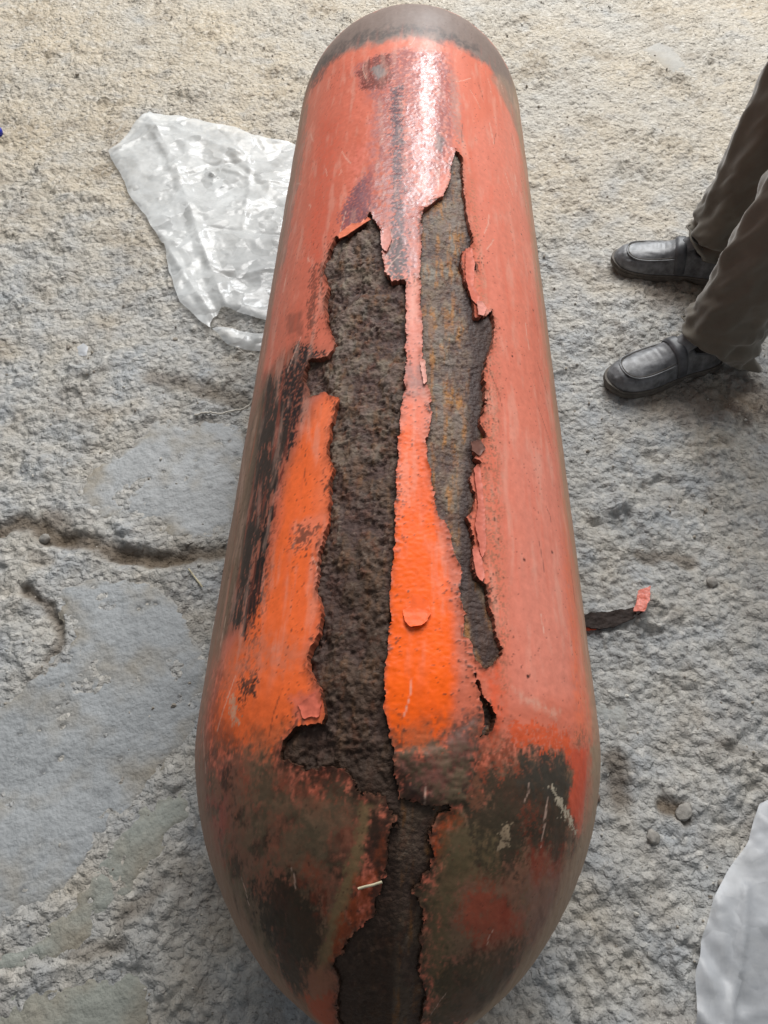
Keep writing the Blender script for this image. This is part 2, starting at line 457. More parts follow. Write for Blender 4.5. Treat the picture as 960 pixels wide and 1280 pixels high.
# (outline, colour, softness mm, ragged edge mm, ragged size mm, opacity, texture, roughness or None)
ZONES = [
 # broad fields of the old paint
 ([(-294,1944),(-57,1801),(-41,1286),(-109,1247),(-141,1163),(-126,992),(-210,955),(-271,1016),(-326,1428)], (204,108,86), 40, 20, 60, .9, None, None),
 ([(-218,1698),(-144,1616),(-143,1184),(-190,1218)], (202,90,66), 25, 10, 50, .6, 'fine', None),
 ([(-110,1507),(-77,1489),(-82,1277),(-106,1245)], (216,120,104), 14, 8, 40, .5, 'fine', None),
 ([(126,1577),(263,1831),(271,1371),(277,947),(278,690),(253,481),(130,452),(131,631),(131,859),(134,1052),(119,1235)], (217,127,106), 14, 6, 40, .95, None, None),
 ([(158,815),(260,872),(230,494),(141,463)], (214,134,116), 30, 15, 60, .6, None, None),
 ([(313,1062),(348,1090),(306,518),(295,444),(230,428),(258,680)], (224,116,84), 12, 8, 50, .9, 'fine', None),
 ([(243,1341),(308,1415),(351,1040),(352,843),(270,791),(266,1040)], (226,142,120), 8, 8, 50, .6, 'streak', None),
 ([(-90,870),(-118,886),(-146,845),(-172,773),(-176,696),(-184,617),(-219,551),(-253,498),(-268,425),(-147,390),(-114,422),(-80,424),(-95,476),(-103,494),(-89,545),(-101,623),(-91,675),(-90,750),(-101,795)], (242,108,52), 16, 12, 30, .95, None, .42),
 ([(-128,875),(-90,870),(-93,760),(-92,685),(-111,689)], (236,122,82), 14, 8, 30, .8, None, .42),
 ([(-140,679),(-103,687),(-100,651),(-132,636)], (222,130,104), 8, 8, 20, .6, None, None),
 # tongue of fresh orange between the two corroded bands
 ([(-11,1121),(23,1132),(36,861),(43,780),(-4,776),(-4,887)], (218,130,110), 6, 4, 20, .9, None, None),
 ([(-4,925),(33,928),(36,864),(-6,861)], (150,104,96), 10, 6, 14, .8, 'fine', None),
 ([(1,816),(29,798),(42,704),(59,660),(83,527),(94,446),(103,351),(59,347),(-14,390),(-15,472),(-9,654),(-7,789)], (204,108,82), 8, 4, 20, .95, None, .38),
 ([(4,816),(27,778),(40,680),(51,625),(60,533),(62,468),(56,421),(38,395),(-3,392),(-16,430),(-16,509),(-11,632),(-7,789)], (252,100,24), 7, 3, 16, 1, None, .36),
 ([(0,858),(29,860),(31,778),(27,679),(10,677),(-6,776)], (238,104,52), 16, 6, 20, .7, None, .36),
 ([(26,456),(54,442),(42,400),(3,398)], (236,92,34), 20, 8, 20, .5, None, None),
 ([(-10,392),(29,393),(60,414),(87,441),(94,405),(88,346),(46,336),(9,345)], (96,72,66), 9, 6, 14, 1, None, .5),
 ([(38,400),(82,424),(86,380),(57,378)], (122,92,84), 12, 10, 14, .7, 'fine', .5),
 ([(4,369),(45,352),(80,370),(89,342),(47,333),(10,340)], (46,38,36), 8, 8, 10, .9, None, .4),
 # brown speckled seam right of the right band
 ([(118,1010),(146,1059),(138,806),(131,631),(124,460),(102,456),(101,580),(105,742)], (152,106,84), 10, 8, 20, .75, 'speck', .5),
 ([(109,1434),(119,1391),(128,1180),(134,1052),(116,1043),(108,1209)], (160,112,84), 8, 6, 16, .6, 'speck', .5),
 ([(125,1239),(135,1071),(133,804),(125,801),(123,1012)], (206,140,120), 6, 5, 16, .5, 'fine', None),
 # scuffs along the left flank
 ([(-124,974),(-183,1026),(-271,1016),(-351,923),(-351,741),(-352,588),(-216,539),(-180,593),(-176,709),(-159,794),(-133,884)], (112,76,62), 22, 14, 30, .72, None, .5),
 ([(-253,1002),(-225,982),(-245,837),(-243,674),(-254,562),(-306,570),(-326,715),(-308,893)], (92,78,66), 12, 8, 40, .85, None, .55),
 ([(-125,979),(-180,1030),(-208,971),(-219,897),(-184,798),(-161,809),(-147,882),(-124,926)], (44,36,36), 14, 14, 22, 1, 'grit', .5),
 ([(-208,971),(-246,1005),(-303,922),(-314,763),(-275,592),(-217,545),(-202,646),(-191,740),(-167,812)], (58,47,42), 18, 12, 40, 1, 'streak', .5),
 ([(-187,765),(-169,798),(-185,687),(-180,593),(-205,536),(-220,540),(-210,649)], (36,30,29), 8, 8, 30, 1, 'streak', .5),
 ([(-265,994),(-288,944),(-338,777),(-315,596),(-352,553),(-261,521),(-249,665),(-250,840)], (128,106,88), 16, 8, 50, .85, None, .6),
 ([(-186,713),(-178,762),(-174,570),(-181,481),(-198,447),(-208,506)], (60,42,36), 14, 12, 14, .9, 'speck', .5),
 ([(-203,486),(-166,492),(-174,461),(-202,459)], (70,44,34), 8, 8, 10, 1, 'grit', .5),
 ([(-140,679),(-105,664),(-110,642),(-147,640)], (96,62,50), 10, 10, 10, .8, 'grit', .5),
 ([(-174,1205),(-150,1179),(-142,1016),(-164,1028)], (80,52,44), 10, 10, 12, .7, 'grit', .5),
 ([(-215,1108),(-178,1091),(-174,1034),(-211,1059)], (120,72,60), 8, 8, 12, .6, None, .5),
 ([(-125,1256),(-138,1222),(-143,1154),(-129,1080),(-138,1085),(-156,1173)], (120,64,48), 6, 6, 8, .7, 'grit', .5),
 ([(-276,526),(-201,545),(-90,513),(-90,485),(-161,477),(-252,478)], (196,112,84), 25, 16, 30, .7, 'fine', .5),
 ([(-317,466),(-312,538),(-237,514),(-238,446),(-197,412),(-271,398),(-321,408)], (150,80,58), 14, 12, 30, .8, 'fine', .5),
 ([(-225,471),(-206,467),(-197,433),(-216,437)], (206,166,138), 5, 6, 6, .7, 'grit', .5),
 ([(-123,451),(-84,456),(-79,430),(-112,424)], (216,112,88), 5, 5, 12, .9, None, .45),
 # rough scaly stretch at the far end
 ([(-128,1801),(-24,1817),(76,1813),(94,1667),(79,1442),(40,1310),(22,1242),(17,1113),(-36,1123),(-47,1224),(-112,1249),(-100,1330),(-72,1436),(-74,1624)], (160,106,104), 16, 12, 24, .9, 'fine', .21),
 ([(-112,1235),(-122,1298),(-102,1365),(-70,1398),(-54,1279),(-81,1251)], (128,84,90), 10, 10, 12, .95, 'grit', .4),
 ([(-43,1670),(-15,1680),(-4,1350),(4,1112),(-28,1113),(-32,1376)], (94,72,78), 12, 10, 16, .95, 'grit', .26),
 ([(-115,1766),(-89,1812),(-44,1809),(-34,1698),(-56,1669),(-100,1687)], (120,62,54), 6, 8, 8, 1, 'grit', .4),
 ([(-86,1765),(-63,1771),(-48,1727),(-67,1710)], (128,120,118), 4, 4, 6, .9, None, .4),
 ([(-35,1201),(-5,1207),(0,1099),(-32,1100)], (92,74,74), 10, 8, 10, 1, 'grit', .4),
 ([(76,1780),(96,1729),(104,1533),(93,1474),(76,1571)], (176,124,112), 8, 6, 10, .7, 'grit', .4),
 ([(50,1519),(65,1499),(58,1452),(47,1464)], (104,84,84), 3, 3, 6, .9, None, .4),
 # far dome: grey dust
 ([(-350,1897),(-294,1944),(-178,1900),(-76,1861),(9,1866),(96,1870),(190,1865),(297,1821),(331,1975),(235,2021),(147,2051),(8,2071),(-125,2056),(-225,2024),(-335,1972)], (122,112,105), 20, 22, 34, .95, None, .5),
 ([(-345,1969),(-275,1992),(-159,1947),(-79,1929),(78,1917),(158,1914),(134,1867),(43,1877),(-77,1879),(-177,1892),(-240,1856)], (78,72,70), 20, 30, 26, .75, 'fine', .5),
 ([(220,1901),(326,1937),(306,1710),(252,1751),(187,1821)], (150,128,112), 12, 10, 50, .8, None, .5),
 ([(-351,1901),(-271,1854),(-244,1586),(-257,1279),(-299,1301),(-351,1677)], (160,124,110), 12, 8, 50, .7, 'streak', .5),
 # near dome: soot, olive grime, what is left of the paint
 ([(-357,421),(-136,391),(-49,352),(-13,344),(-86,79),(-371,69),(-382,214),(-377,302)], (116,84,66), 20, 12, 40, .95, None, .5),
 ([(49,336),(93,389),(205,423),(362,442),(373,337),(384,219),(381,84),(93,83),(37,253)], (112,92,74), 20, 12, 40, .95, None, .5),
 ([(-200,382),(-86,374),(-49,355),(-41,329),(-61,306),(-108,346),(-166,341)], (176,82,58), 16, 14, 24, .8, 'fine', .5),
 ([(-336,406),(-232,391),(-233,306),(-384,255),(-378,322)], (172,90,78), 18, 8, 40, .85, None, .42),
 ([(-216,367),(-166,341),(-169,285),(-228,246),(-314,250),(-262,309)], (128,98,80), 18, 12, 40, .7, None, .45),
 ([(-154,341),(-49,344),(-47,298),(-66,259),(-103,251),(-156,285)], (84,64,52), 18, 16, 22, .85, 'fine', .5),
 ([(-378,307),(-241,281),(-191,244),(-210,200),(-381,70),(-387,139),(-385,219)], (112,96,78), 16, 8, 40, .95, None, .45),
 None,
 ([(-218,262),(-147,272),(-100,243),(-100,218),(-124,182),(-199,130),(-286,128),(-248,182),(-235,228)], (50,41,32), 16, 12, 26, .95, None, .42),
 ([(-117,291),(-97,275),(-97,251),(-90,226),(-110,235),(-130,276)], (150,72,50), 10, 10, 12, .8, 'fine', .5),
 ([(-38,342),(-27,339),(-30,313),(-45,275),(-72,226),(-103,182),(-146,167),(-110,209),(-65,267),(-47,306)], (136,112,80), 6, 4, 20, .9, None, .5),
 ([(-26,332),(0,332),(-9,287),(-15,275),(-31,275),(-36,298)], (60,44,36), 6, 6, 12, .9, None, .5),
 ([(-17,314),(-7,310),(-11,283),(-25,279)], (156,76,46), 5, 5, 8, .8, 'fine', .5),
 ([(-48,271),(-19,279),(-26,235),(-58,211),(-103,177),(-115,184),(-71,235)], (166,76,42), 6, 6, 12, .9, 'fine', .5),
 ([(-170,167),(-120,174),(-106,158),(-227,75),(-376,70)], (158,104,80), 10, 8, 20, .9, None, .5),
 ([(-226,132),(-117,142),(-216,76),(-378,70)], (176,84,56), 8, 8, 14, .8, None, .5),
 ([(40,311),(50,331),(73,342),(82,333),(64,309),(55,288),(45,285)], (192,78,34), 7, 7, 10, .95, 'fine', .5),
 ([(61,332),(99,342),(145,331),(171,294),(115,273),(80,230),(146,125),(81,124),(35,245),(51,293)], (104,92,66), 16, 10, 30, .85, None, .5),
 ([(92,375),(125,393),(192,412),(232,401),(234,368),(288,337),(249,307),(165,308),(161,284),(126,282),(99,319),(86,349)], (62,54,44), 14, 14, 24, .95, None, .48),
 ([(143,403),(214,415),(234,381),(202,363),(154,368)], (70,66,60), 12, 8, 20, .8, None, .45),
 ([(79,360),(96,381),(105,343),(88,334)], (128,84,64), 8, 8, 10, .8, 'grit', .5),
 ([(99,262),(137,271),(177,254),(227,218),(146,207),(105,231)], (166,76,56), 12, 8, 24, .85, None, .45),
 ([(171,308),(249,307),(262,282),(202,275)], (150,66,48), 12, 10, 20, .8, None, .48),
 ([(152,348),(178,356),(193,329),(162,322)], (138,66,48), 10, 10, 12, .5, 'grit', .5),
 ([(183,270),(375,327),(376,308),(385,208),(390,152),(236,220)], (142,106,92), 18, 8, 40, .8, None, .42),
 ([(97,187),(215,210),(390,152),(385,82),(124,83),(95,147)], (70,60,46), 20, 10, 30, .85, None, .45),
 ([(129,330),(144,333),(144,307),(129,301)], (168,146,120), 4, 5, 6, .8, 'grit', .5),
 ([(212,420),(295,444),(346,389),(308,347),(282,336),(238,360),(236,399)], (214,90,62), 8, 6, 14, .95, None, .4),
 ([(190,376),(201,376),(235,358),(278,340),(271,334),(231,349)], (196,182,160), 3, 4, 8, .95, 'grit', .5),
 ([(276,439),(349,459),(374,337),(378,308),(325,329),(319,384)], (150,128,104), 8, 4, 30, .9, None, .5),
 ([(120,429),(152,439),(224,440),(233,416),(132,406)], (222,92,52), 10, 10, 14, .8, 'grit', .5),
 ([(131,471),(153,467),(205,460),(198,448),(141,457)], (212,160,140), 5, 5, 20, .7, 'fine', .5),
 ([(96,482),(113,494),(122,450),(110,399),(96,405)], (222,94,60), 8, 6, 12, .8, 'fine', .45),
 ([(92,401),(132,410),(145,387),(95,369)], (170,84,60), 10, 10, 12, .7, 'grit', .5),
]
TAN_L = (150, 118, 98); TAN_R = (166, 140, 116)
FLECKS = [(174,998),(247,1157),(256,1264),(236,1349),(223,676),(154,488),(119,1054),(163,641)]

# grid over the upper 200 degrees, fine lengthwise
def s_rows():
    s = [30.0]
    while s[-1] < SMAX * 1000 - 40:
        s.append(s[-1] + 1.55 + 0.0009 * max(s[-1] - 300, 0))
    return np.array(s)
srow = s_rows()
acol = np.linspace(-104, 104, 470) * math.pi / 180 * RAD * 1000
AA, SS = np.meshgrid(acol, srow)
_, RR, _, _ = prof(SS / 1000)
AE = AA * np.clip(RR / RAD, .12, 1)                     # true arc, for noise
nr_, nc_ = AA.shape

F = np.full(AA.shape, 60.0)
for i, hpoly in enumerate(HOLES):
    F = np.minimum(F, sdf(AA, SS, hpoly))
rag = 4.2 * fbm(AE / 17, SS / 22, 5, 71, .68) + 2.4 * fbm(AE / 5, SS / 5, 3, 72, .65)
F = F + rag * (1 + 1.1 * sstep(400, 340, SS)) - .3
FD = np.clip(F, -60, 60)

# colour of the coat
cc = np.ones(AA.shape + (3,)) * lin(214, 118, 94)
rg = np.full(AA.shape, .40)
streak_n = fbm(AE / 5.5, SS / 34, 6, 81, .72)
fine_n = fbm(AE / 9, SS / 13, 5, 82, .65)
grit_n = fbm(AE / 4.5, SS / 6.5, 4, 83, .7)
lowstreak = fbm(AE / 16, SS / 240, 4, 84)
body = sstep(430, 560, SS)
cc = cc * (1 + .12 * lowstreak * body)[..., None]
def dome_grime_shade():  # real grime, strengthened so the colour also carries the dome's shade
    global cc, rg
    mot = fbm(AE / 34, SS / 34, 5, 88, .62); mot2 = fbm(AE / 60 + 5, SS / 60, 4, 89, .6)
    k = (.82 * sstep(-.08, .40, mot + .45 * grit_n + .3 * fine_n) * (1 - domeline))[..., None]; cc = cc + (lin(60, 47, 37) - cc) * k
    k = (.55 * sstep(-.10, .35, mot2 + .08 + .3 * fine_n + .25 * grit_n) * (1 - domeline))[..., None]; cc = cc + (lin(116, 102, 80) - cc) * k
    rg = rg + (.48 - rg) * (1 - domeline) * .6
domeline = sstep(385, 450, SS + 25 * fine_n)
for zone in ZONES:
    if zone is None:
        dome_grime_shade(); continue
    poly, rgb, soft, rgd, rsz, op, tex, rou = zone
    if np.mean([q[1] for q in poly]) < 400 and soft > 8: soft *= 1.7; rgd *= 2.0; op *= .88
    d = -sdf(AA, SS, poly, 45 + soft + rgd)
    if d.max() < -40: continue
    m = d > -(soft + rgd * 1.3)
    if not m.any(): continue
    dd = d[m] + rgd * 1.2 * fbm(AE[m] / rsz, SS[m] / (rsz * 1.5), 4, 90, .6)
    al = sstep(-soft, soft, dd)
    if tex == 'streak': al = sstep(.44, .60, al * .72 + .72 * streak_n[m])
    elif tex == 'grit': al = sstep(.42, .60, al * .68 + .75 * grit_n[m])
    elif tex == 'speck': al = al * sstep(-.05, .22, grit_n[m] + .5 * fine_n[m])
    elif tex is None and SS[m].min() < 330: al = sstep(.05, .95, al + .5 * (grit_n[m] + fine_n[m]) * (al * (1 - al) * 4) ** .5 + .25 * (fine_n[m] + grit_n[m]) - .04)
    elif tex == 'fine': al = al * sstep(-.45, .35, fine_n[m] + .15 * lowstreak[m] + .3 * (al - .5))
    al = (al * op)[:, None]
    c = lin(*rgb) * (1 + .16 * fine_n[m] + .05 * lowstreak[m])[:, None]
    cc[m] = cc[m] * (1 - al) + c * al
    if rou is not None: rg[m] = rg[m] * (1 - al[:, 0]) + rou * al[:, 0]
# dust and scuffs everywhere: lengthwise streaks, a film low on the flanks
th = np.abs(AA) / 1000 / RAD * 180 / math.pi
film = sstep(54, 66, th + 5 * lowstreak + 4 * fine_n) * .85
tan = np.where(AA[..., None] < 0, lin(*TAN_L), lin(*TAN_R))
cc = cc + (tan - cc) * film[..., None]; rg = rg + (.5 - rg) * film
ds = np.clip(.26 * sstep(.05, .5, fbm(AE / 22, SS / 130, 5, 85, .6)), 0, 1) * body * sstep(1960, 1840, SS)
cc = cc + (lin(224, 178, 160) - cc) * ds[..., None]
rd = np.clip(.22 * sstep(.12, .5, fbm(AE / 14, SS / 160, 4, 86, .6)) * sstep(450, 700, SS) * sstep(1960, 1840, SS), 0, 1)
cc = cc + (lin(214, 98, 72) - cc) * rd[..., None]
sp = sstep(.50, .66, fbm(AE / 4.2, SS / 5.0, 4, 87, .8) + .30 * lowstreak) * .55
sp = np.maximum(sp, .8 * sstep(.40, .56, fbm(AE / 5.5, SS / 9.0, 5, 93, .78) + .25 * fine_n + .12 * lowstreak) * sstep(-40, -120, AA) * sstep(500, 640, SS) * sstep(1500, 1150, SS))
cc = cc + (lin(70, 46, 38) - cc) * sp[..., None]
for q in range(70):                                   # fine scratches
    rs = np.random.RandomState(900 + q)
    a0, s0 = rs.uniform(-300, 300), rs.uniform(120, 1900); an = rs.normal(1.57, .35); L = rs.uniform(15, 70)
    m = (np.abs(AA - a0) < L) & (np.abs(SS - s0) < L)
    if not m.any(): continue
    dl = sdf_line(AA[m], SS[m], [(a0 - L * .5 * math.cos(an), s0 - L * .5 * math.sin(an)), (a0 + rs.normal(0, 2), s0), (a0 + L * .5 * math.cos(an), s0 + L * .5 * math.sin(an))])
    k = (.55 * (1 - sstep(.3, 1.3, dl + .8 * grit_n[m])))[:, None]
    cc[m] = cc[m] + (lin(*((226, 190, 172) if q % 3 else (84, 52, 44))) - cc[m]) * k
for fa, fs in FLECKS:
    w = 1 - sstep(1.4, 3.0, np.hypot(AA - fa, SS - fs) + .8 * grit_n)
    cc = cc + (lin(60, 36, 32) - cc) * w[..., None]
# rust creeping out from the broken edge
edge = np.exp(-np.clip(F, 0, 60) / 3.2) * np.clip(.45 + 1.1 * grit_n, 0, .9)
cc = cc + (lin(112, 62, 46) - cc) * edge[..., None]
stain = 1.2 * np.exp(-np.clip(F, 0, 60) / 16) * sstep(430, 370, SS) * np.clip(.55 + 1.2 * fine_n + .5 * grit_n, 0, 1)
cc = cc + (lin(52, 41, 33) - cc) * (.85 * stain)[..., None]
crumb = sstep(.30, .46, .8 * grit_n + .62 * np.exp(-np.clip(F, 0, 60) / 9.0) * np.clip(.5 + 1.3 * fbm(AE / 40, SS / 60, 3, 91), 0, 1.2)) * (F < 40) * sstep(-.15, .25, fbm(AE / 50, SS / 70, 3, 92))
cc = cc + (lin(86, 56, 46) - cc) * (.85 * crumb)[..., None]

# relief of the coat
def zone_amp(poly, soft):
    return sstep(-soft, soft, -sdf(AA, SS, poly, 60))
scaly = zone_amp([(-159,1883),(77,1846),(102,1587),(68,1319),(23,1221),(19,1104),(-35,1114),(-52,1225),(-116,1229),(-116,1339)], 22)
pebbly = zone_amp([(-5,830),(38,806),(71,628),(90,463),(103,351),(-4,344),(-17,455),(-11,654)], 12)
grimy = sstep(600, 440, SS)
H = (.9 * fbm(AE / 60, SS / 110, 3, 101) + .12 * fine_n) * .001
H += scaly * .36 * (.0005 * np.abs(fbm(AE / 13, SS / 17, 4, 102, .6)) + .0011 * grit_n + .0009 * sstep(.05, .2, fbm(AE / 26, SS / 34, 4, 103)))
H += pebbly * .00035 * fbm(AE / 3.6, SS / 3.6, 2, 104)
H += grimy * .0005 * fbm(AE / 14, SS / 14, 4, 105)
thin = sstep(330, 420, SS)
lipn = (.25 + .75 * thin) * np.clip(.45 + 1.3 * fbm(AE / 24, SS / 30, 3, 106), 0, 1.6)
H += .0022 * lipn * np.exp(-np.clip(F, 0, 60) / 3.5)
H += .0012 * np.exp(-np.clip(F, 0, 60) / 14.0)
H -= .0006 * sp
H += np.exp(-np.clip(F, 0, 60) / 12) * thin * (.0007 * np.abs(fine_n) + .0005 * grit_n)
H += .0004 * crumb
# the lifted slab below the tongue stands proud
slab = sstep(-6, 6, -sdf(AA, SS, [(-5,390),(43,394),(83,424),(89,396),(82,361),(80,347),(46,340),(12,348)]))
H += slab * (.003 + .0016 * fine_n)
pos = surf_point(AA, SS, H)
low = surf_point(AA, SS, np.full(AA.shape, -.0085))

cyl = empty("gas_cylinder", (0, FY0 * .5 + NY0 * .5, 0))
tag(cyl, "long orange gas cylinder with peeling paint and two corroded bands lying on rough ground", "gas cylinder")
def under(o):
    o.parent = cyl
    o.matrix_parent_inverse = Matrix.Translation(cyl.location).inverted()
    return o

data = np.concatenate([pos, np.clip(cc, 0, 1), rg[..., None]], -1).reshape(-1, 7)
A, fc, sk = clip_grid(F, data, low.reshape(-1, 3), nr_, nc_)
A[sk, 3:6] = A[sk, 3:6] * .55 + lin(110, 70, 56) * .45
nd_ = sk & (A[:, 1] < .27); A[nd_, 3:6] = A[nd_, 3:6] * .2 + lin(58, 45, 36) * .8
coat = under(link("paint_coat", new_mesh("paint_coat", A[:, :3], fc, True, A[:, 3:]), MAT_PAINT))
coat["label"] = "peeling faded orange paint with ragged broken edges"

# bare steel beneath
plate = .6 * fbm(AE / 30, SS / 46, 4, 111, .55) + .7 * fbm(AE / 62, SS / 80, 3, 120)
_p = plate * 4 + .22 * grit_n; terr = (np.floor(_p) + sstep(.86, 1.0, _p - np.floor(_p))) / 4
pits = fbm(AE / 8, SS / 8, 4, 112, .65)
Lw = worley(AE / 11, SS / 12, 113)
leftband = sstep(6, -6, AA - np.interp(SS, [400, 900, 1300], [4, 10, 14]))
rough_k = .55 + .75 * leftband
cal = .25 + .75 * sstep(-.25, .35, fbm(AE / 45, SS / 70, 3, 117))                 # calm and rough stretches
lump = fbm(AE / 24, SS / 34, 4, 118, .55)
HS = -.0042 + rough_k * (.0056 * terr + .0032 * lump + cal * (.0034 * pits - .0012 * sstep(.5, .1, Lw) + .0010 * grit_n))
HS = np.where(F > 4, np.minimum(HS, -.0045), HS)
HS = HS * (.35 + .65 * sstep(320, 420, SS))
HS -= .0012 * np.exp(-np.clip(-F, 0, 60) / 4)
HS = np.minimum(HS, np.where(F < -5, .0005, -.0014))
dark = lin(90, 70, 58); midc = lin(122, 103, 86); greyc = lin(134, 126, 116); och = lin(172, 112, 46); black = lin(44, 34, 30); pale = lin(164, 150, 134); red = lin(108, 64, 44)
sc = np.ones(AA.shape + (3,)) * (midc + (dark - midc) * leftband[..., None])
def mixc(c, k):
    global sc
    k = np.clip(k, 0, 1)[..., None]; sc = sc + (c - sc) * k
mixc(dark * .55, .8 * sstep(-.05, .35, fbm(AE / 34, SS / 60, 4, 119, .6)) * (.35 + .65 * leftband))
mixc(greyc, (.50 + .28 * (1 - leftband)) * sstep(500, 1000, SS) * sstep(.0, .4, fbm(AE / 22, SS / 48, 4, 114)))
mixc(och, (.72 - .58 * leftband) * sstep(.02, .36, fbm(AE / 11, SS / 70, 4, 115, .6)))
mixc(red, .6 * sstep(.12, .45, fbm(AE / 18, SS / 24, 4, 116, .6)))
mixc(black, .8 * sstep(.10, .5, -pits + .12 * leftband - .5 * plate))
mixc(lin(112, 95, 88), .6 * sstep(.02, .22, terr + .1 * fine_n) * sstep(560, 900, SS))
mixc(lin(132, 118, 102), .6 * sstep(.06, .34, fbm(AE / 36, SS / 50, 5, 121, .62)) * sstep(620, 950, SS) * leftband)
mixc(lin(88, 66, 64), .5 * sstep(.05, .35, -terr))
mixc(pale, (.5 - .15 * leftband) * sstep(.30, .60, grit_n + .35 * lump))
mixc(black, .5 * np.exp(-np.clip(-F, 0, 60) / 4) * np.clip(.7 + fine_n, 0, 1))
# darker bitumen-like rust in the lower left and the drip down the near dome
mixc(lin(60, 47, 39) , .85 * sstep(420, 385, SS + 10 * fine_n) * np.clip(.8 + .5 * fine_n, 0, 1))
mixc(lin(62, 48, 40), .55 * sstep(760, 480, SS + 60 * fine_n) * leftband * np.clip(.9 - pits, 0, 1))
# dark scale strip along the right side of the right band
strip = zone_amp([(101,1289),(112,1232),(93,1181),(104,1088),(141,1074),(138,1012),(116,928),(111,838),(91,738),(88,599),(118,509),(95,483),(74,555),(70,685),(89,817),(99,969),(90,1085)], 7)
mixc(lin(66, 52, 50), .92 * np.clip(1.3 * strip + .4 * fine_n - .1, 0, 1) * (strip > .02))
HS += .0012 * np.clip(strip + .5 * fine_n, 0, 1) * (F < 0)
srou = np.full(AA.shape, .72) - .14 * (1 - leftband) + .1 * grit_n
data = np.concatenate([surf_point(AA, SS, HS), np.clip(sc, 0, 1), np.clip(srou, .3, 1)[..., None]], -1).reshape(-1, 7)
keep = np.where(F < 8, 1.0, -1.0)
A, fc, sk = clip_grid(keep, data, low.reshape(-1, 3), nr_, nc_, False)
bare = under(link("corroded_steel", new_mesh("corroded_steel", A[:, :3], fc, True, A[:, 3:]), MAT_STEEL))
bare["label"] = "bare pitted brown steel where the paint has flaked off"

# the whole vessel wall, closed, just below the scale
sv = np.concatenate([np.linspace(0, 480, 40), np.linspace(500, 1960, 40), np.linspace(1975, SMAX * 1000, 34)])
tv = np.linspace(-math.pi, math.pi, 129) * RAD * 1000
A2, S2 = np.meshgrid(tv, sv)
topq = sstep(95, 112, np.abs(A2) / 1000 / RAD * 180 / math.pi)
V = surf_point(A2, S2, -.0125 + .0125 * topq)
c = np.ones(A2.shape + (4,)) * .5; c[..., :3] = lin(150, 110, 92)
wall = under(link("vessel_wall", new_mesh("vessel_wall", V.reshape(-1, 3), [grid_quads(*A2.shape)], True, c.reshape(-1, 4)), MAT_PAINT))

# loose flakes curling off the coat: (outline px->mm, colour, lift mm, tilt along a, tilt along s)
FLAKES = [
 ([(4,546),(18,567),(33,558),(35,542),(28,528),(13,523),(6,529)], (246,98,34), 1.2, .02, -.16),
 ([(93,1186),(105,1203),(109,1160),(105,1110),(118,1095),(113,1070),(101,1079),(91,1123)], (214,120,100), 3.5, -.12, .02),
 ([(108,1075),(121,1085),(127,1074),(119,1048),(108,1043)], (222,150,136), 4.5, -.20, -.10),
 ([(91,754),(101,761),(105,693),(104,635),(97,622),(90,666),(96,703)], (206,116,98), 3.5, -.10, .0),
 ([(85,631),(96,640),(100,599),(96,590),(88,596)], (214,124,106), 4.0, -.14, -.06),
 ([(88,795),(103,804),(112,794),(101,777),(90,782)], (120,84,74), 4.0, -.15, .05),
 ([(-118,1243),(-96,1261),(-78,1254),(-70,1273),(-62,1257),(-83,1239),(-99,1227),(-114,1224)], (222,122,92), 2.6, .03, -.14),
 ([(-112,443),(-89,453),(-82,444),(-85,427),(-104,427)], (214,110,88), 1.0, .03, -.05),
 ([(-44,1223),(-31,1234),(-25,1200),(-32,1165),(-41,1178)], (206,136,124), 2.0, -.06, -.06),
 ([(21,927),(28,932),(30,890),(26,883)], (216,150,134), 3.0, .10, .0),
]
for i, (poly, rgb, lift, ta, ts) in enumerate(FLAKES):
    P = np.array(poly, float); lo = P.min(0) - 5; hi = P.max(0) + 5
    na = max(14, int((hi[0] - lo[0]) / 1.2)); ns = max(14, int((hi[1] - lo[1]) / 1.2))
    a, s = np.meshgrid(np.linspace(lo[0], hi[0], na), np.linspace(lo[1], hi[1], ns))
    d = -sdf(a, s, poly) + 1.6 * fbm(a / 7, s / 7, 3, 200 + i)
    ca, cs = P.mean(0)
    hgt = lift + ta * (a - ca) + ts * (s - cs) + .5 * fbm(a / 9, s / 9, 3, 230 + i) + 1.1 * np.exp(-np.clip(d, 0, 50) / 2.5)
    hgt = np.maximum(hgt, .5) / 1000
    c = lin(*rgb) * (1 + .14 * fbm(a / 6, s / 9, 3, 260 + i))[..., None]
    data = np.concatenate([surf_point(a, s, hgt), np.clip(c, 0, 1), np.full(a.shape + (1,), .4)], -1).reshape(-1, 7)
    A, fc, sk = clip_grid(d, data, surf_point(a, s, hgt - .0011).reshape(-1, 3), ns, na)
    A[sk, 3:6] *= .75
    under(link("paint_flake", new_mesh("paint_flake", A[:, :3], fc, True, A[:, 3:]), MAT_PAINT))


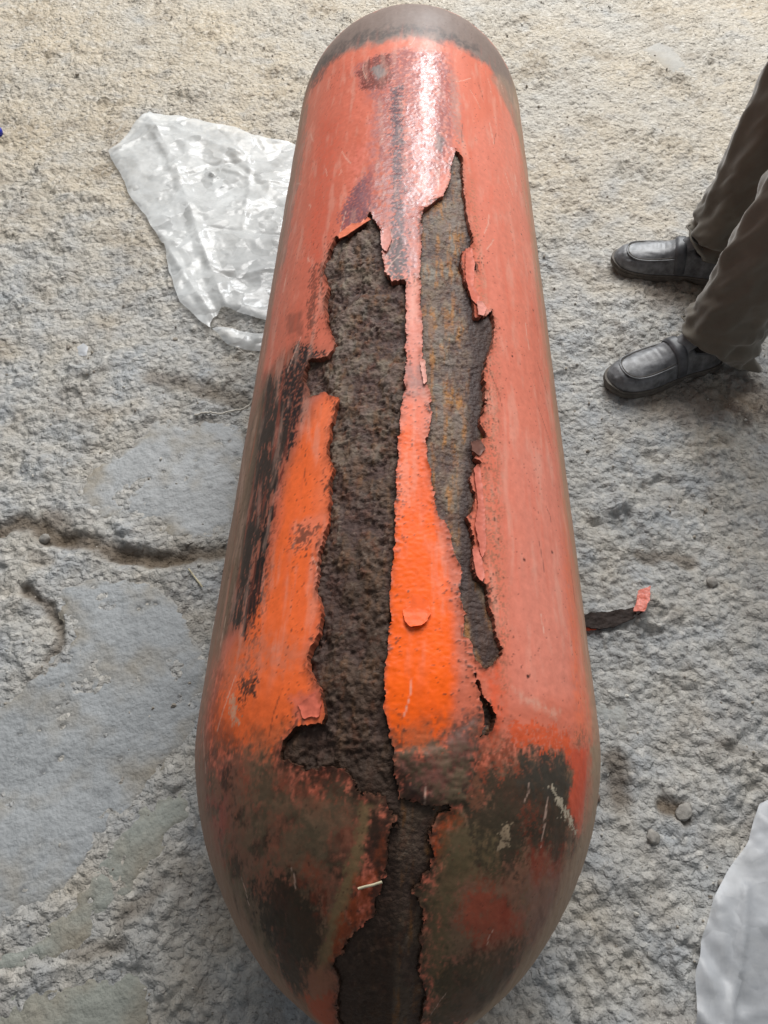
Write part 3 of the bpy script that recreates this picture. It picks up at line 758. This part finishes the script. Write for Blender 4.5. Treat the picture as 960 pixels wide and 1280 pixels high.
# ------------------------------------------------------------------ plastic sheets
def plastic_mat(name, rgb, alpha, rough, crinkle):
    m, nt, bs = mat_new(name)
    tc = nt.nodes.new("ShaderNodeTexCoord")
    n = noise_node(nt, 14, 5, .6, tc.outputs["Object"])
    rp = nt.nodes.new("ShaderNodeValToRGB")
    c = np.array(rgb)
    rp.color_ramp.elements[0].position = .3; rp.color_ramp.elements[1].position = .7
    rp.color_ramp.elements[0].color = (*(c * .82), 1); rp.color_ramp.elements[1].color = (*c, 1)
    nt.links.new(n.outputs["Fac"], rp.inputs[0]); nt.links.new(rp.outputs[0], bs.inputs["Base Color"])
    bs.inputs["Roughness"].default_value = rough
    bs.inputs["Specular IOR Level"].default_value = .55
    al = math_node(nt, 'MULTIPLY_ADD', n.outputs["Fac"], .3); nt.nodes[-1].inputs[2].default_value = alpha - .15
    nt.links.new(al, bs.inputs["Alpha"])
    v = nt.nodes.new("ShaderNodeTexVoronoi"); v.inputs["Scale"].default_value = 19
    n2 = noise_node(nt, 9, 3, .5, tc.outputs["Object"])
    mx = nt.nodes.new("ShaderNodeVectorMath"); mx.operation = 'MULTIPLY_ADD'
    nt.links.new(n2.outputs["Color"], mx.inputs[0]); mx.inputs[1].default_value = (.12, .12, .12); nt.links.new(tc.outputs["Object"], mx.inputs[2])
    nt.links.new(mx.outputs[0], v.inputs["Vector"])
    bp = nt.nodes.new("ShaderNodeBump"); bp.inputs["Strength"].default_value = crinkle; bp.inputs["Distance"].default_value = 1.0
    c5 = nt.nodes.new("ShaderNodeVectorMath"); c5.operation = 'SUBTRACT'; nt.links.new(v.outputs["Color"], c5.inputs[0]); c5.inputs[1].default_value = (.5, .5, .5)
    dp = nt.nodes.new("ShaderNodeVectorMath"); dp.operation = 'SUBTRACT'; nt.links.new(mx.outputs[0], dp.inputs[0]); nt.links.new(v.outputs["Position"], dp.inputs[1])
    dt = nt.nodes.new("ShaderNodeVectorMath"); dt.operation = 'DOT_PRODUCT'; nt.links.new(c5.outputs[0], dt.inputs[0]); nt.links.new(dp.outputs[0], dt.inputs[1])
    nt.links.new(dt.outputs["Value"], bp.inputs["Height"])
    nt.links.new(bp.outputs["Normal"], bs.inputs["Normal"])
    return m
MAT_SHEET = plastic_mat("milky_plastic", lin(232, 234, 234), .66, .26, .34)
MAT_SHEET2 = plastic_mat("dusty_plastic", lin(200, 203, 208), .72, .40, .20)

def ridged(x, y, sc, seed):
    wx = x + .25 * sc * perlin(x / sc / 1.5, y / sc / 1.5, seed + 5); wy = y + .25 * sc * perlin(x / sc / 1.5 + 7, y / sc / 1.5, seed + 6)
    return 1 - 2 * np.abs(perlin(wx / sc, wy / sc, seed))

def sheet(name, outline, holes, mat, seed, amp, step=.006, lift=.012, folds=()):
    P = np.array(outline, float) / 1000
    x0, y0 = P.min(0) - .02; x1, y1 = P.max(0) + .02
    nx = int((x1 - x0) / step); ny = int((y1 - y0) / step)
    X, Y = np.meshgrid(np.linspace(x0, x1, nx), np.linspace(y0, y1, ny))
    x = X * 1000; y = Y * 1000
    d = -sdf(x, y, outline) + 5 * fbm(x / 90, y / 90, 2, seed)
    for hp in holes:
        d = np.minimum(d, sdf(x, y, hp) + 1.5 * fbm(x / 30, y / 30, 2, seed + 3))
    z = 9 * fbm(x / 420, y / 420, 3, 1) - 9 + lift * 1000
    z = z + amp * (11 * ridged(x, y, 230, seed + 10) + 4.0 * ridged(x, y, 95, seed + 11) * sstep(-.2, .4, perlin(x / 160, y / 160, seed + 20)) + .8 * ridged(x, y, 40, seed + 12))
    for ln, w, hh in folds:
        z = z + hh * np.clip(1 - sdf_line(x, y, ln) / w, 0, 1)
    rs = np.random.RandomState(seed)
    for q in range(26):                                       # sharp creases
        cx, cy = rs.uniform(x.min(), x.max()), rs.uniform(y.min(), y.max()); an = rs.uniform(0, 3.14); L = rs.uniform(50, 190)
        ln = [(cx - L * math.cos(an), cy - L * math.sin(an)), (cx + rs.normal(0, 14), cy + rs.normal(0, 14)), (cx + L * math.cos(an), cy + L * math.sin(an))]
        w = rs.uniform(7, 24)
        z = z + amp * rs.choice((-1, 1, 1)) * w * .30 * np.clip(1 - sdf_line(x, y, ln) / w, 0, 1)
    z = z - lift * 600 * np.exp(-np.clip(d, 0, 60) / 14)
    z = np.maximum(z, ground_h(X, Y) * 1000 + 1.5 + 0 * z) / 1000
    data = np.stack([X, Y, z], -1).reshape(-1, 3)
    A, fc, sk = clip_grid(d, data, data, ny, nx, False)
    o = link(name, new_mesh(name, A, fc, True), mat)
    return o

o = sheet("plastic_sheet", [(-926,2148),(-901,2192),(-849,2377),(-698,2322),(-535,2256),(-361,2184),(-224,2135),(-219,1736),(-217,1307),(-353,1312),(-434,1324),(-490,1379),(-579,1470),(-634,1594),(-667,1706),(-745,1825),(-821,1945)],
          [[(-493,1399),(-468,1449),(-421,1432),(-327,1411),(-328,1371),(-413,1375),(-486,1382)]], MAT_SHEET, 300, 1.0, .0042, .016,
          [([(-839,2330),(-706,2088),(-573,1729),(-451,1429)], 26, 9), ([(-667,1706),(-561,1532),(-483,1413)], 16, 7), ([(-892,2149),(-751,2262),(-515,2113)], 22, 7)])
tag(o, "crumpled milky white plastic sheet half under the cylinder, with a torn hole", "plastic sheet", None)
o = sheet("plastic_sheet", [(643,310),(606,283),(575,228),(526,179),(494,136),(471,95),(451,42),(432,-31),(430,-77),(631,-97),(711,86),(728,306)], [],
          MAT_SHEET2, 340, .8, .005, .014, [([(548,157),(514,60),(477,-30)], 10, 6)])
tag(o, "greyish white plastic sheet in the lower right corner", "plastic sheet", None)

# ------------------------------------------------------------------ person standing to the right: trousers and loafers
MAT_TROUSER = plain("grey_trouser_cloth", lin(104, 98, 88), .85, .2, 14, .16, (900, .35, .0006))
MAT_TROUSER.node_tree.nodes["Principled BSDF"].inputs["Sheen Weight"].default_value = .35
MAT_LEATHER = plain("dusty_black_leather", lin(112, 113, 116), .40, .45, 46, .55, (420, .22, .0005))
MAT_STRAP = plain("dark_strap_leather", lin(78, 79, 83), .45, .5, 60, .35, (420, .3, .0006))
MAT_SOLE = plain("dusty_sole_rubber", lin(98, 93, 87), .7, .3, 60, .3, (300, .4, .0008))
MAT_SOCK = plain("dark_sock", lin(40, 38, 38), .9, .2, 120, .2, (900, .5, .0008))

person = empty("person", (0.80, 1.45, 0))
tag(person, "person in grey trousers and dusty dark loafers, seen only from the shins down", "person")
def onp(o, parent=None):
    o.parent = parent or person
    o.matrix_parent_inverse = (parent or person).matrix_basis.inverted() if parent is None else Matrix.Identity(4)
    return o

def leg_rings(path, seed, side):
    """path rows: z, cx, cy, rx, ry"""
    P = np.array(path, float)
    zs = np.concatenate([np.linspace(P[0, 0], .32, 56), np.linspace(.33, P[-1, 0], 40)])
    n = 72
    ph = np.linspace(0, 2 * np.pi, n, endpoint=False)
    Zm, Ph = np.meshgrid(zs, ph, indexing='ij')
    cx = np.interp(Zm, P[:, 0], P[:, 1]); cy = np.interp(Zm, P[:, 0], P[:, 2])
    rx = np.interp(Zm, P[:, 0], P[:, 3]); ry = np.interp(Zm, P[:, 0], P[:, 4])
    c, s = np.cos(Ph), np.sin(Ph)
    k = (np.abs(c) ** 2.3 + np.abs(s) ** 2.3) ** (-1 / 2.3)
    per = lambda a, b, sd: fbm(np.cos(Ph) * a + 3, np.sin(Ph) * a + Zm * b, 3, sd)
    bunch = np.exp(-np.clip(Zm - P[0, 0], 0, 9) / .09)
    dsp = .013 * bunch * np.sin(Zm / .0135 + 2.2 * np.cos(Ph + side) + 5 * per(.8, 6, seed))
    dsp += .013 * per(1.1, 7, seed + 1) + .009 * per(2.6, 16, seed + 2)
    crease = .010 * np.exp(-((np.mod(Ph - np.pi + np.pi, 2 * np.pi) - np.pi) / .16) ** 2)       # front crease faces -x
    dsp += crease * sstep(.12, .3, Zm)
    X = cx + (rx * k + dsp) * c; Y = cy + (ry * k + dsp) * s
    front = .5 - .5 * c                                     # 1 at the front (-x)
    Zo = Zm + bunch * (.075 * front - .018 * (1 - front)) * np.clip(1 - (Zm - P[0, 0]) / .12, 0, 1)
    return X, Y, Zo, n, len(zs)

def trousers():
    Vs = []; Fs = []; off = 0
    legA = [(.052, .800, 1.612, .094, .084), (.12, .795, 1.612, .088, .082), (.25, .803, 1.611, .084, .080), (.5, .820, 1.600, .092, .088), (.72, .850, 1.545, .105, .098), (.90, .880, 1.515, .11, .10)]
    legB = [(.036, .732, 1.290, .094, .080), (.10, .722, 1.290, .086, .080), (.25, .742, 1.297, .080, .078), (.5, .785, 1.322, .090, .086), (.72, .835, 1.375, .105, .098), (.90, .875, 1.405, .11, .10)]
    for pth, sd, si in ((legA, 400, .5), (legB, 420, 1.6)):
        X, Y, Z, n, m = leg_rings(pth, sd, si)
        Vo = np.stack([X, Y, Z], -1).reshape(-1, 3)
        idx = np.arange(m * n).reshape(m, n); r = np.roll(idx, -1, 1)
        Fs.append(np.stack([idx[:-1], r[:-1], r[1:], idx[1:]], -1).reshape(-1, 4) + off)
        # turned-in hem
        Vi = Vo[:n * 3].copy(); ctr = Vo[:n].mean(0)
        Vi[:, :2] = ctr[:2] + (Vi[:, :2] - ctr[:2]) * .955; Vi[:n, 2] += .001
        Vs.append(Vo); Vs.append(Vi)
        ii = np.arange(3 * n).reshape(3, n) + off + len(Vo); ri = np.roll(ii, -1, 1)
        Fs.append(np.stack([ri[:-1], ii[:-1], ii[1:], ri[1:]], -1).reshape(-1, 4))
        Fs.append(np.stack([r[0] + off, idx[0] + off, ii[0], ri[0]], -1))
        off += len(Vo) + len(Vi)
    # seat and waist
    rings = [(.80, .868, 1.462, .115, .150), (.88, .880, 1.460, .135, .180), (.96, .885, 1.460, .138, .185), (1.04, .882, 1.460, .122, .168), (1.09, .880, 1.460, .116, .160), (1.09, .880, 1.460, .02, .02)]
    n = 72; ph = np.linspace(0, 2 * np.pi, n, endpoint=False)
    Vr = np.array([[(cx + rx * math.cos(p), cy + ry * math.sin(p), z) for p in ph] for z, cx, cy, rx, ry in rings]).reshape(-1, 3)
    idx = np.arange(len(rings) * n).reshape(-1, n) + off; r = np.roll(idx, -1, 1)
    Fs.append(np.stack([idx[:-1], r[:-1], r[1:], idx[1:]], -1).reshape(-1, 4)); Vs.append(Vr)
    return new_mesh("trousers", np.concatenate(Vs), Fs, True)
onp(link("trousers", trousers(), MAT_TROUSER))

TS = np.array([0, .02, .06, .12, .2, .3, .4, .5, .6, .7, .8, .87, .93, .97, .99, 1.0])
HW = np.array([.006, .020, .029, .034, .036, .0355, .037, .041, .046, .049, .0475, .0425, .034, .023, .012, .003])
HT = np.array([.030, .058, .074, .084, .090, .095, .098, .090, .078, .069, .062, .057, .050, .041, .030, .018])
LEN = .297
def upper_pt(t, ph, off=0.0):
    w = np.interp(t, TS, HW) + off; h = np.interp(t, TS, HT) - .018 + off
    c = np.cos(ph); s = np.sin(ph)
    flare = 1 + .06 * (1 - s)
    y = w * np.sign(c) * np.abs(c) ** .72 * flare
    z = .018 + h * np.abs(s) ** .78
    return np.stack([t * LEN, y, z], -1)

def tube(name, pts, r, mat, parent, seg=6):
    cu = bpy.data.curves.new(name, 'CURVE'); cu.dimensions = '3D'
    cu.bevel_depth = r; cu.bevel_resolution = 2; cu.use_fill_caps = True
    sp = cu.splines.new('POLY'); sp.points.add(len(pts) - 1)
    for p, q in zip(sp.points, pts): p.co = (*q, 1)
    tmp = bpy.data.objects.new(name, cu); COL.objects.link(tmp)
    dg = bpy.context.evaluated_depsgraph_get()
    me = bpy.data.meshes.new_from_object(tmp.evaluated_get(dg))
    bpy.data.objects.remove(tmp); bpy.data.curves.remove(cu)
    for p in me.polygons: p.use_smooth = True
    o = link(name, me, mat)
    if parent is not None: o.parent = parent
    return o

def smooth_pts(p, k=3):
    p = np.array(p, float)
    for _ in range(k):
        q = [p[0]]
        for a, b in zip(p[:-1], p[1:]): q += [a * .75 + b * .25, a * .25 + b * .75]
        p = np.array(q + [p[-1]])
    return p

def make_shoe(toe, heel, zoff):
    toe = np.array(toe); heel = np.array(heel)
    e = empty("shoe", (heel[0], heel[1], zoff))
    d = toe - heel; e.rotation_euler = (0, 0, math.atan2(d[1], d[0]))
    # upper
    ts = np.unique(np.concatenate([TS, np.linspace(0, 1, 60)])); ph = np.linspace(0, np.pi, 40)
    T, PH = np.meshgrid(ts, ph, indexing='ij')
    U = upper_pt(T, PH)
    # apron of the moc toe sits a little lower than the welted side, creases across the flex line
    ap = sstep(.50, .56, T) * sstep(.905, .885, T) * sstep(.2, .26, PH / np.pi) * sstep(.8, .74, PH / np.pi)
    U[..., 2] -= .0022 * ap
    U[..., 2] -= .0012 * np.exp(-((T - .60) / .012) ** 2) + .0010 * np.exp(-((T - .645) / .010) ** 2)
    U[..., 2] += .0018 * fbm(T * 18, PH * 3, 4, 500, .6) - .0022 * np.exp(-((T - .57 - .02 * np.sin(PH * 3)) / .007) ** 2)
    # foot opening: sink the top between heel and throat
    op = sstep(.03, .08, T) * sstep(.37, .33, T) * np.sin(PH) ** 6
    U[..., 2] -= .03 * op
    o = onp(link("upper", new_mesh("upper", U.reshape(-1, 3), [grid_quads(*T.shape)], True), MAT_LEATHER), e)
    # sole with heel block, arch gap and toe spring
    ts = np.linspace(0, 1, 70)
    w = np.interp(ts, TS, HW) * 1.04 + .0045
    top = np.full(70, .021) + .006 * sstep(.9, 1, ts)
    bot = .012 * np.exp(-((ts - .36) / .07) ** 2) + .010 * sstep(.88, 1, ts) ** 1.0
    rings = []
    for i, t in enumerate(ts):
        x = -.004 + t * (LEN + .008)
        rings.append([(x, w[i] - .003, bot[i]), (x, w[i], bot[i] + .003), (x, w[i], top[i] - .007), (x, w[i] - .0018, top[i] - .006), (x, w[i] - .0018, top[i] - .0045), (x, w[i], top[i] - .0035), (x, w[i] - .001, top[i]),
                      (x, -w[i] + .001, top[i]), (x, -w[i], top[i] - .0035), (x, -w[i] + .0018, top[i] - .0045), (x, -w[i] + .0018, top[i] - .006), (x, -w[i], top[i] - .007), (x, -w[i], bot[i] + .003), (x, -w[i] + .003, bot[i])])
    Vr = np.array(rings).reshape(-1, 3); n = 14
    idx = np.arange(70 * n).reshape(70, n); r = np.roll(idx, -1, 1)
    fs = [np.stack([idx[:-1], idx[1:], r[1:], r[:-1]], -1).reshape(-1, 4)]
    for row in (0, 69):
        ctr = len(Vr); Vr = np.concatenate([Vr, Vr[idx[row]].mean(0)[None]])
        fs.append(np.stack([idx[row], r[row], np.full(n, ctr)], -1))
    onp(link("sole", new_mesh("sole", Vr, fs, False), MAT_SOLE), e)
    # apron seam
    tt = [.46, .55, .64, .74, .82, .87, .898, .905, .898, .87, .82, .74, .64, .55, .46]
    pp = [.19, .20, .215, .225, .25, .31, .41, .5, .59, .69, .75, .775, .785, .80, .81]
    pts = smooth_pts([upper_pt(np.array(a), np.array(b * np.pi), .0008) for a, b in zip(tt, pp)], 2)
    tube("apron_seam", pts, .0019, MAT_LEATHER, e)
    pts = smooth_pts([upper_pt(np.array(a), np.array(b * np.pi), -.0004) for a, b in zip([t * .985 for t in tt], [.5 + (b - .5) * .9 for b in pp])], 2)
    tube("stitch_line", pts, .0009, MAT_SOLE, e)
    # strap across the instep with side pads
    t2 = np.linspace(.435, .525, 10); p2 = np.linspace(.02, .98, 40) * np.pi
    T, PH = np.meshgrid(t2, p2, indexing='ij')
    T = T + .05 * (np.abs(PH / np.pi - .5) * 2) ** 2 * -1
    edge = np.minimum((np.arange(10)[:, None] + .5) / 2.0, (9.5 - np.arange(10)[:, None]) / 2.0).clip(0, 1) + 0 * T
    St = upper_pt(T, PH, .0008) ; St += (upper_pt(T, PH, .0060) - St) * edge[..., None]
    onp(link("strap", new_mesh("strap", St.reshape(-1, 3), [grid_quads(10, 40)], True), MAT_STRAP), e)
    # tongue rising in front of the ankle
    u = np.linspace(0, 1, 12); v = np.linspace(-1, 1, 16)
    Uu, Vv = np.meshgrid(u, v, indexing='ij')
    x = (.50 - .17 * Uu) * LEN; y = .028 * Vv * (1 - .15 * Uu); z = .0925 + .036 * Uu - .020 * Vv ** 2 * (1 + .3 * Uu)
    top = np.stack([x, y, z], -1).reshape(-1, 3); bt = top - np.array([.001, 0, .004])
    q = grid_quads(12, 16)
    rim = list(range(16)) + [i * 16 + 15 for i in range(1, 12)] + [11 * 16 + j for j in range(14, -1, -1)] + [i * 16 for i in range(10, 0, -1)]
    rim = np.array(rim); r2 = np.roll(rim, -1)
    onp(link("tongue", new_mesh("tongue", np.concatenate([top, bt]), [q, q[:, ::-1] + 192, np.stack([rim, rim + 192, r2 + 192, r2], -1)], True), MAT_LEATHER), e)
    # sock / ankle column inside the trouser leg
    zz = [.05, .07, .09, .115, .14]; rx = [.036, .038, .036, .034, .032]; ry = [.026, .028, .029, .029, .028]
    ph = np.linspace(0, 2 * np.pi, 24, endpoint=False)
    Vk = np.array([[(.075 + a * math.cos(p), b * math.sin(p), z) for p in ph] for z, a, b in zip(zz, rx, ry)]).reshape(-1, 3)
    idx = np.arange(5 * 24).reshape(5, 24); r = np.roll(idx, -1, 1)
    onp(link("sock", new_mesh("sock", Vk, [np.stack([idx[:-1], r[:-1], r[1:], idx[1:]], -1).reshape(-1, 4)], True), MAT_SOCK), e)
    e.parent = person; e.matrix_parent_inverse = Matrix.Translation(person.location).inverted()
    return e
def mean_ground(p, q):
    xs = np.linspace(p[0], q[0], 12); ys = np.linspace(p[1], q[1], 12)
    return float(np.percentile(ground_h(xs, ys), 70))
for toe, heel in (((.540, 1.660), (.838, 1.604)), ((.478, 1.212), (.752, 1.312))):
    make_shoe(toe, heel, mean_ground(toe, heel) - .001)

# ------------------------------------------------------------------ small litter
MAT_STRING = plain("white_string", lin(205, 200, 190), .8, .2, 300, .15, (1500, .5, .0004))
MAT_STRAW = plain("dry_straw", lin(196, 186, 158), .7, .3, 200, .2, None)
MAT_STONE = plain("grey_stone", lin(150, 146, 140), .85, .3, 90, .3, (160, .6, .003))
MAT_SHARD = plain("brown_stone", lin(128, 110, 98), .85, .3, 90, .3, (160, .6, .003))
MAT_BLUE = plain("blue_plastic", lin(22, 40, 170), .35, .5, 30, .15, None)
MAT_CHIP_DARK = plain("rusty_chip_back", lin(52, 42, 38), .75, .3, 160, .4, (400, .6, .001))
MAT_CHIP_PINK = plain("salmon_paint_chip", lin(214, 112, 92), .45, .5, 260, .3, (500, .4, .0008))
MAT_CHIP_ORANGE = plain("orange_paint_chip", lin(226, 84, 40), .45, .5, 260, .35, (500, .5, .0008))

def ground_line(px, h):
    p = smooth_pts([(x / 1000, y / 1000) for x, y in px], 3)
    z = ground_h(p[:, 0], p[:, 1])
    zs = np.convolve(np.pad(z, 3, mode='edge'), np.ones(7) / 7, 'valid')
    return np.column_stack([p, np.maximum(z, zs) + h])
o = tube("string", ground_line([(-481,1102),(-458,1112),(-428,1108),(-400,1121),(-375,1128),(-359,1148),(-344,1174)], .004), .0022, MAT_STRING, None)
tag(o, "short white string lying left of the cylinder below the plastic sheet", "string")
o = tube("straw", ground_line([(-422,698),(-407,681),(-388,658)], .004), .0017, MAT_STRAW, None)
tag(o, "thin pale straw on the dirt by the dark crack", "straw", None)
pts = [surf_point(np.array(float(a)), np.array(float(s)), np.array(.0035)) for a, s in [(-46,260),(-37,262),(-26,264),(-15,267)]]
o = tube("straw", pts, .0013, MAT_STRAW, None)
tag(o, "thin pale straw stuck across the near dome of the cylinder", "straw", None)

def stone(name, px, size, mat, seed, label, squash=.7):
    bm = bmesh.new(); bmesh.ops.create_icosphere(bm, subdivisions=3, radius=1)
    rs = np.random.RandomState(seed); ax = rs.uniform(.75, 1.25, 3)
    for v in bm.verts:
        p = np.array(v.co); n = perlin(np.array([p[0] * 1.3 + seed]), np.array([p[1] * 1.3 + p[2] * 1.7]), seed)[0]
        n2 = perlin(np.array([p[0] * 3 + seed]), np.array([p[1] * 3 - p[2] * 3.7]), seed + 1)[0]
        v.co = Vector(p * ax * (1 + .28 * n + .12 * n2) * size); v.co.z *= squash
    me = bpy.data.meshes.new(name); bm.to_mesh(me); bm.free()
    for p in me.polygons: p.use_smooth = True
    o = link(name, me, mat)
    x, y = px[0][0] / 1000, px[0][1] / 1000
    o.location = (x, y, gh(x, y) + size * squash * .45); o.rotation_euler = (0, 0, rs.uniform(0, 6))
    return tag(o, label, "pebble", "loose pebbles on the ground")
stone("pebble", [(420,228)], .0105, MAT_STONE, 3, "rounded grey pebble right of the near dome")
stone("pebble", [(479,269)], .014, MAT_STONE, 5, "larger flat grey pebble above the lower right plastic sheet", .55)
stone("pebble", [(613,699)], .009, MAT_STONE, 8, "small pale pebble at the right, level with the loose paint chips")
stone("pebble", [(-741,772)], .013, MAT_STONE, 11, "grey pebble sunk in the dark crack at the left edge")
stone("pebble", [(334,289)], .009, MAT_SHARD, 13, "small brown pebble close to the right side of the near dome")
stone("pebble", [(518,162)], .007, MAT_STONE, 15, "tiny grey pebble at the edge of the lower right plastic sheet")

def chip(px, mat, lift, tilt, label, seed):
    P = np.array(px, float); lo = P.min(0) - 4; hi = P.max(0) + 4
    n = 34
    x, y = np.meshgrid(np.linspace(lo[0], hi[0], n), np.linspace(lo[1], hi[1], n))
    d = -sdf(x, y, px) + 2.5 * fbm(x / 12, y / 12, 3, seed)
    cx, cy = P.mean(0)
    z0 = gh(cx / 1000, cy / 1000) * 1000
    z = z0 + lift + tilt[0] * (x - cx) + tilt[1] * (y - cy) + 2.0 * fbm(x / 16, y / 16, 3, seed + 3) + .004 * (x - cx) ** 2 * .5
    data = np.stack([x, y, z], -1).reshape(-1, 3) / 1000
    A, fc, sk = clip_grid(d, data, data - np.array([0, 0, .003]), n, n)
    o = link("paint_chip", new_mesh("paint_chip", A, fc, False), mat)
    return tag(o, label, "paint chip", "paint chips fallen beside the cylinder")
chip([(346,611),(362,621),(399,624),(433,630),(457,634),(464,624),(443,610),(407,596),(373,589),(346,591)], MAT_CHIP_DARK, 8, (.03, .1), "long dark rusty chip lying right of the cylinder", 600)
chip([(441,620),(457,665),(480,672),(472,641),(459,617)], MAT_CHIP_PINK, 13, (.25, -.1), "small salmon paint chip tilted at the right end of the dark chip", 610)
chip([(348,608),(361,613),(377,605),(372,589),(349,586)], MAT_CHIP_ORANGE, 13, (.0, .15), "small bright orange paint chip against the cylinder's right side", 620)

# blue bottle cap at the left edge
bm = bmesh.new()
profl = [(.0, .020), (.011, .020), (.0145, .018), (.016, .014), (.0165, .002), (.015, .0)]
n = 40; rows = []
for r, z in profl:
    rows.append([bm.verts.new(((r + (.0007 if (k % 2 and .001 < z < .015) else 0)) * math.cos(2 * math.pi * k / n), (r + (.0007 if (k % 2 and .001 < z < .015) else 0)) * math.sin(2 * math.pi * k / n), z)) for k in range(n)] if r > 0 else [bm.verts.new((0, 0, z))])
for k in range(n): bm.faces.new((rows[0][0], rows[1][k], rows[1][(k + 1) % n]))
for a, b in zip(rows[1:-1], rows[2:]):
    for k in range(n): bm.faces.new((a[k], b[k], b[(k + 1) % n], a[(k + 1) % n]))
me = bpy.data.meshes.new("bottle_cap"); bm.normal_update(); bm.to_mesh(me); bm.free()
for p in me.polygons: p.use_smooth = True
o = link("bottle_cap", me, MAT_BLUE)
bx_, by_ = [(-1304,2244)][0]
o.location = (bx_ / 1000, by_ / 1000, gh(bx_ / 1000, by_ / 1000) + .002); o.rotation_euler = (.3, .2, 0)
tag(o, "small blue plastic cap at the left edge of the picture", "bottle cap")

o = sheet("plastic_scrap", [(-813,1315),(-797,1332),(-776,1311),(-772,1278),(-795,1278)], [], MAT_SHEET2, 700, .25, .003, .008)
tag(o, "tiny crumpled plastic scrap on the dirt left of the big sheet", "plastic scrap")

# ------------------------------------------------------------------ loose grit
def gravel():
    rs = np.random.RandomState(77)
    bm = bmesh.new(); bmesh.ops.create_icosphere(bm, subdivisions=1, radius=1)
    bv = np.array([v.co[:] for v in bm.verts]); bf = np.array([[v.index for v in f.verts] for f in bm.faces]); bm.free()
    n = 6500
    y = rs.uniform(-.3, 3.3, n); x = rs.uniform(-1, 1, n) * (.75 + .36 * y)
    clump = fbm(x * 1000 / 180, y * 1000 / 180, 3, 800)
    keep = clump + rs.uniform(-.3, .3, n) > -.02
    x, y = x[keep], y[keep]; n = len(x)
    sz = .0012 + .0022 * rs.power(1.0, n) ** 3 + .004 * (rs.uniform(0, 1, n) > .975) * rs.uniform(.4, 1, n)
    sz *= (.8 + .2 * np.clip(y, 0, 3))
    z = ground_h(x, y)
    V = bv[None] * (1 + rs.uniform(-.35, .35, (n, len(bv), 1))) * rs.uniform(.7, 1.3, (n, 1, 3)) * sz[:, None, None]
    V[..., 2] *= .75
    V = V + np.stack([x, y, z + sz * .35], -1)[:, None, :]
    F_ = bf[None] + (np.arange(n) * len(bv))[:, None, None]
    base = np.array([lin(188, 184, 176), lin(172, 164, 152), lin(214, 210, 202), lin(160, 152, 142)])[rs.randint(0, 4, n)]
    c = np.concatenate([base, np.full((n, 1), .85)], 1)
    c = np.repeat(c, len(bv), 0)
    o = link("gravel", new_mesh("gravel", V.reshape(-1, 3), [F_.reshape(-1, 3)], False, c), MAT_GROUND)
    o["kind"] = "stuff"; o["label"] = "loose grit and crumbs strewn over the rough ground"; o["category"] = "gravel"
gravel()
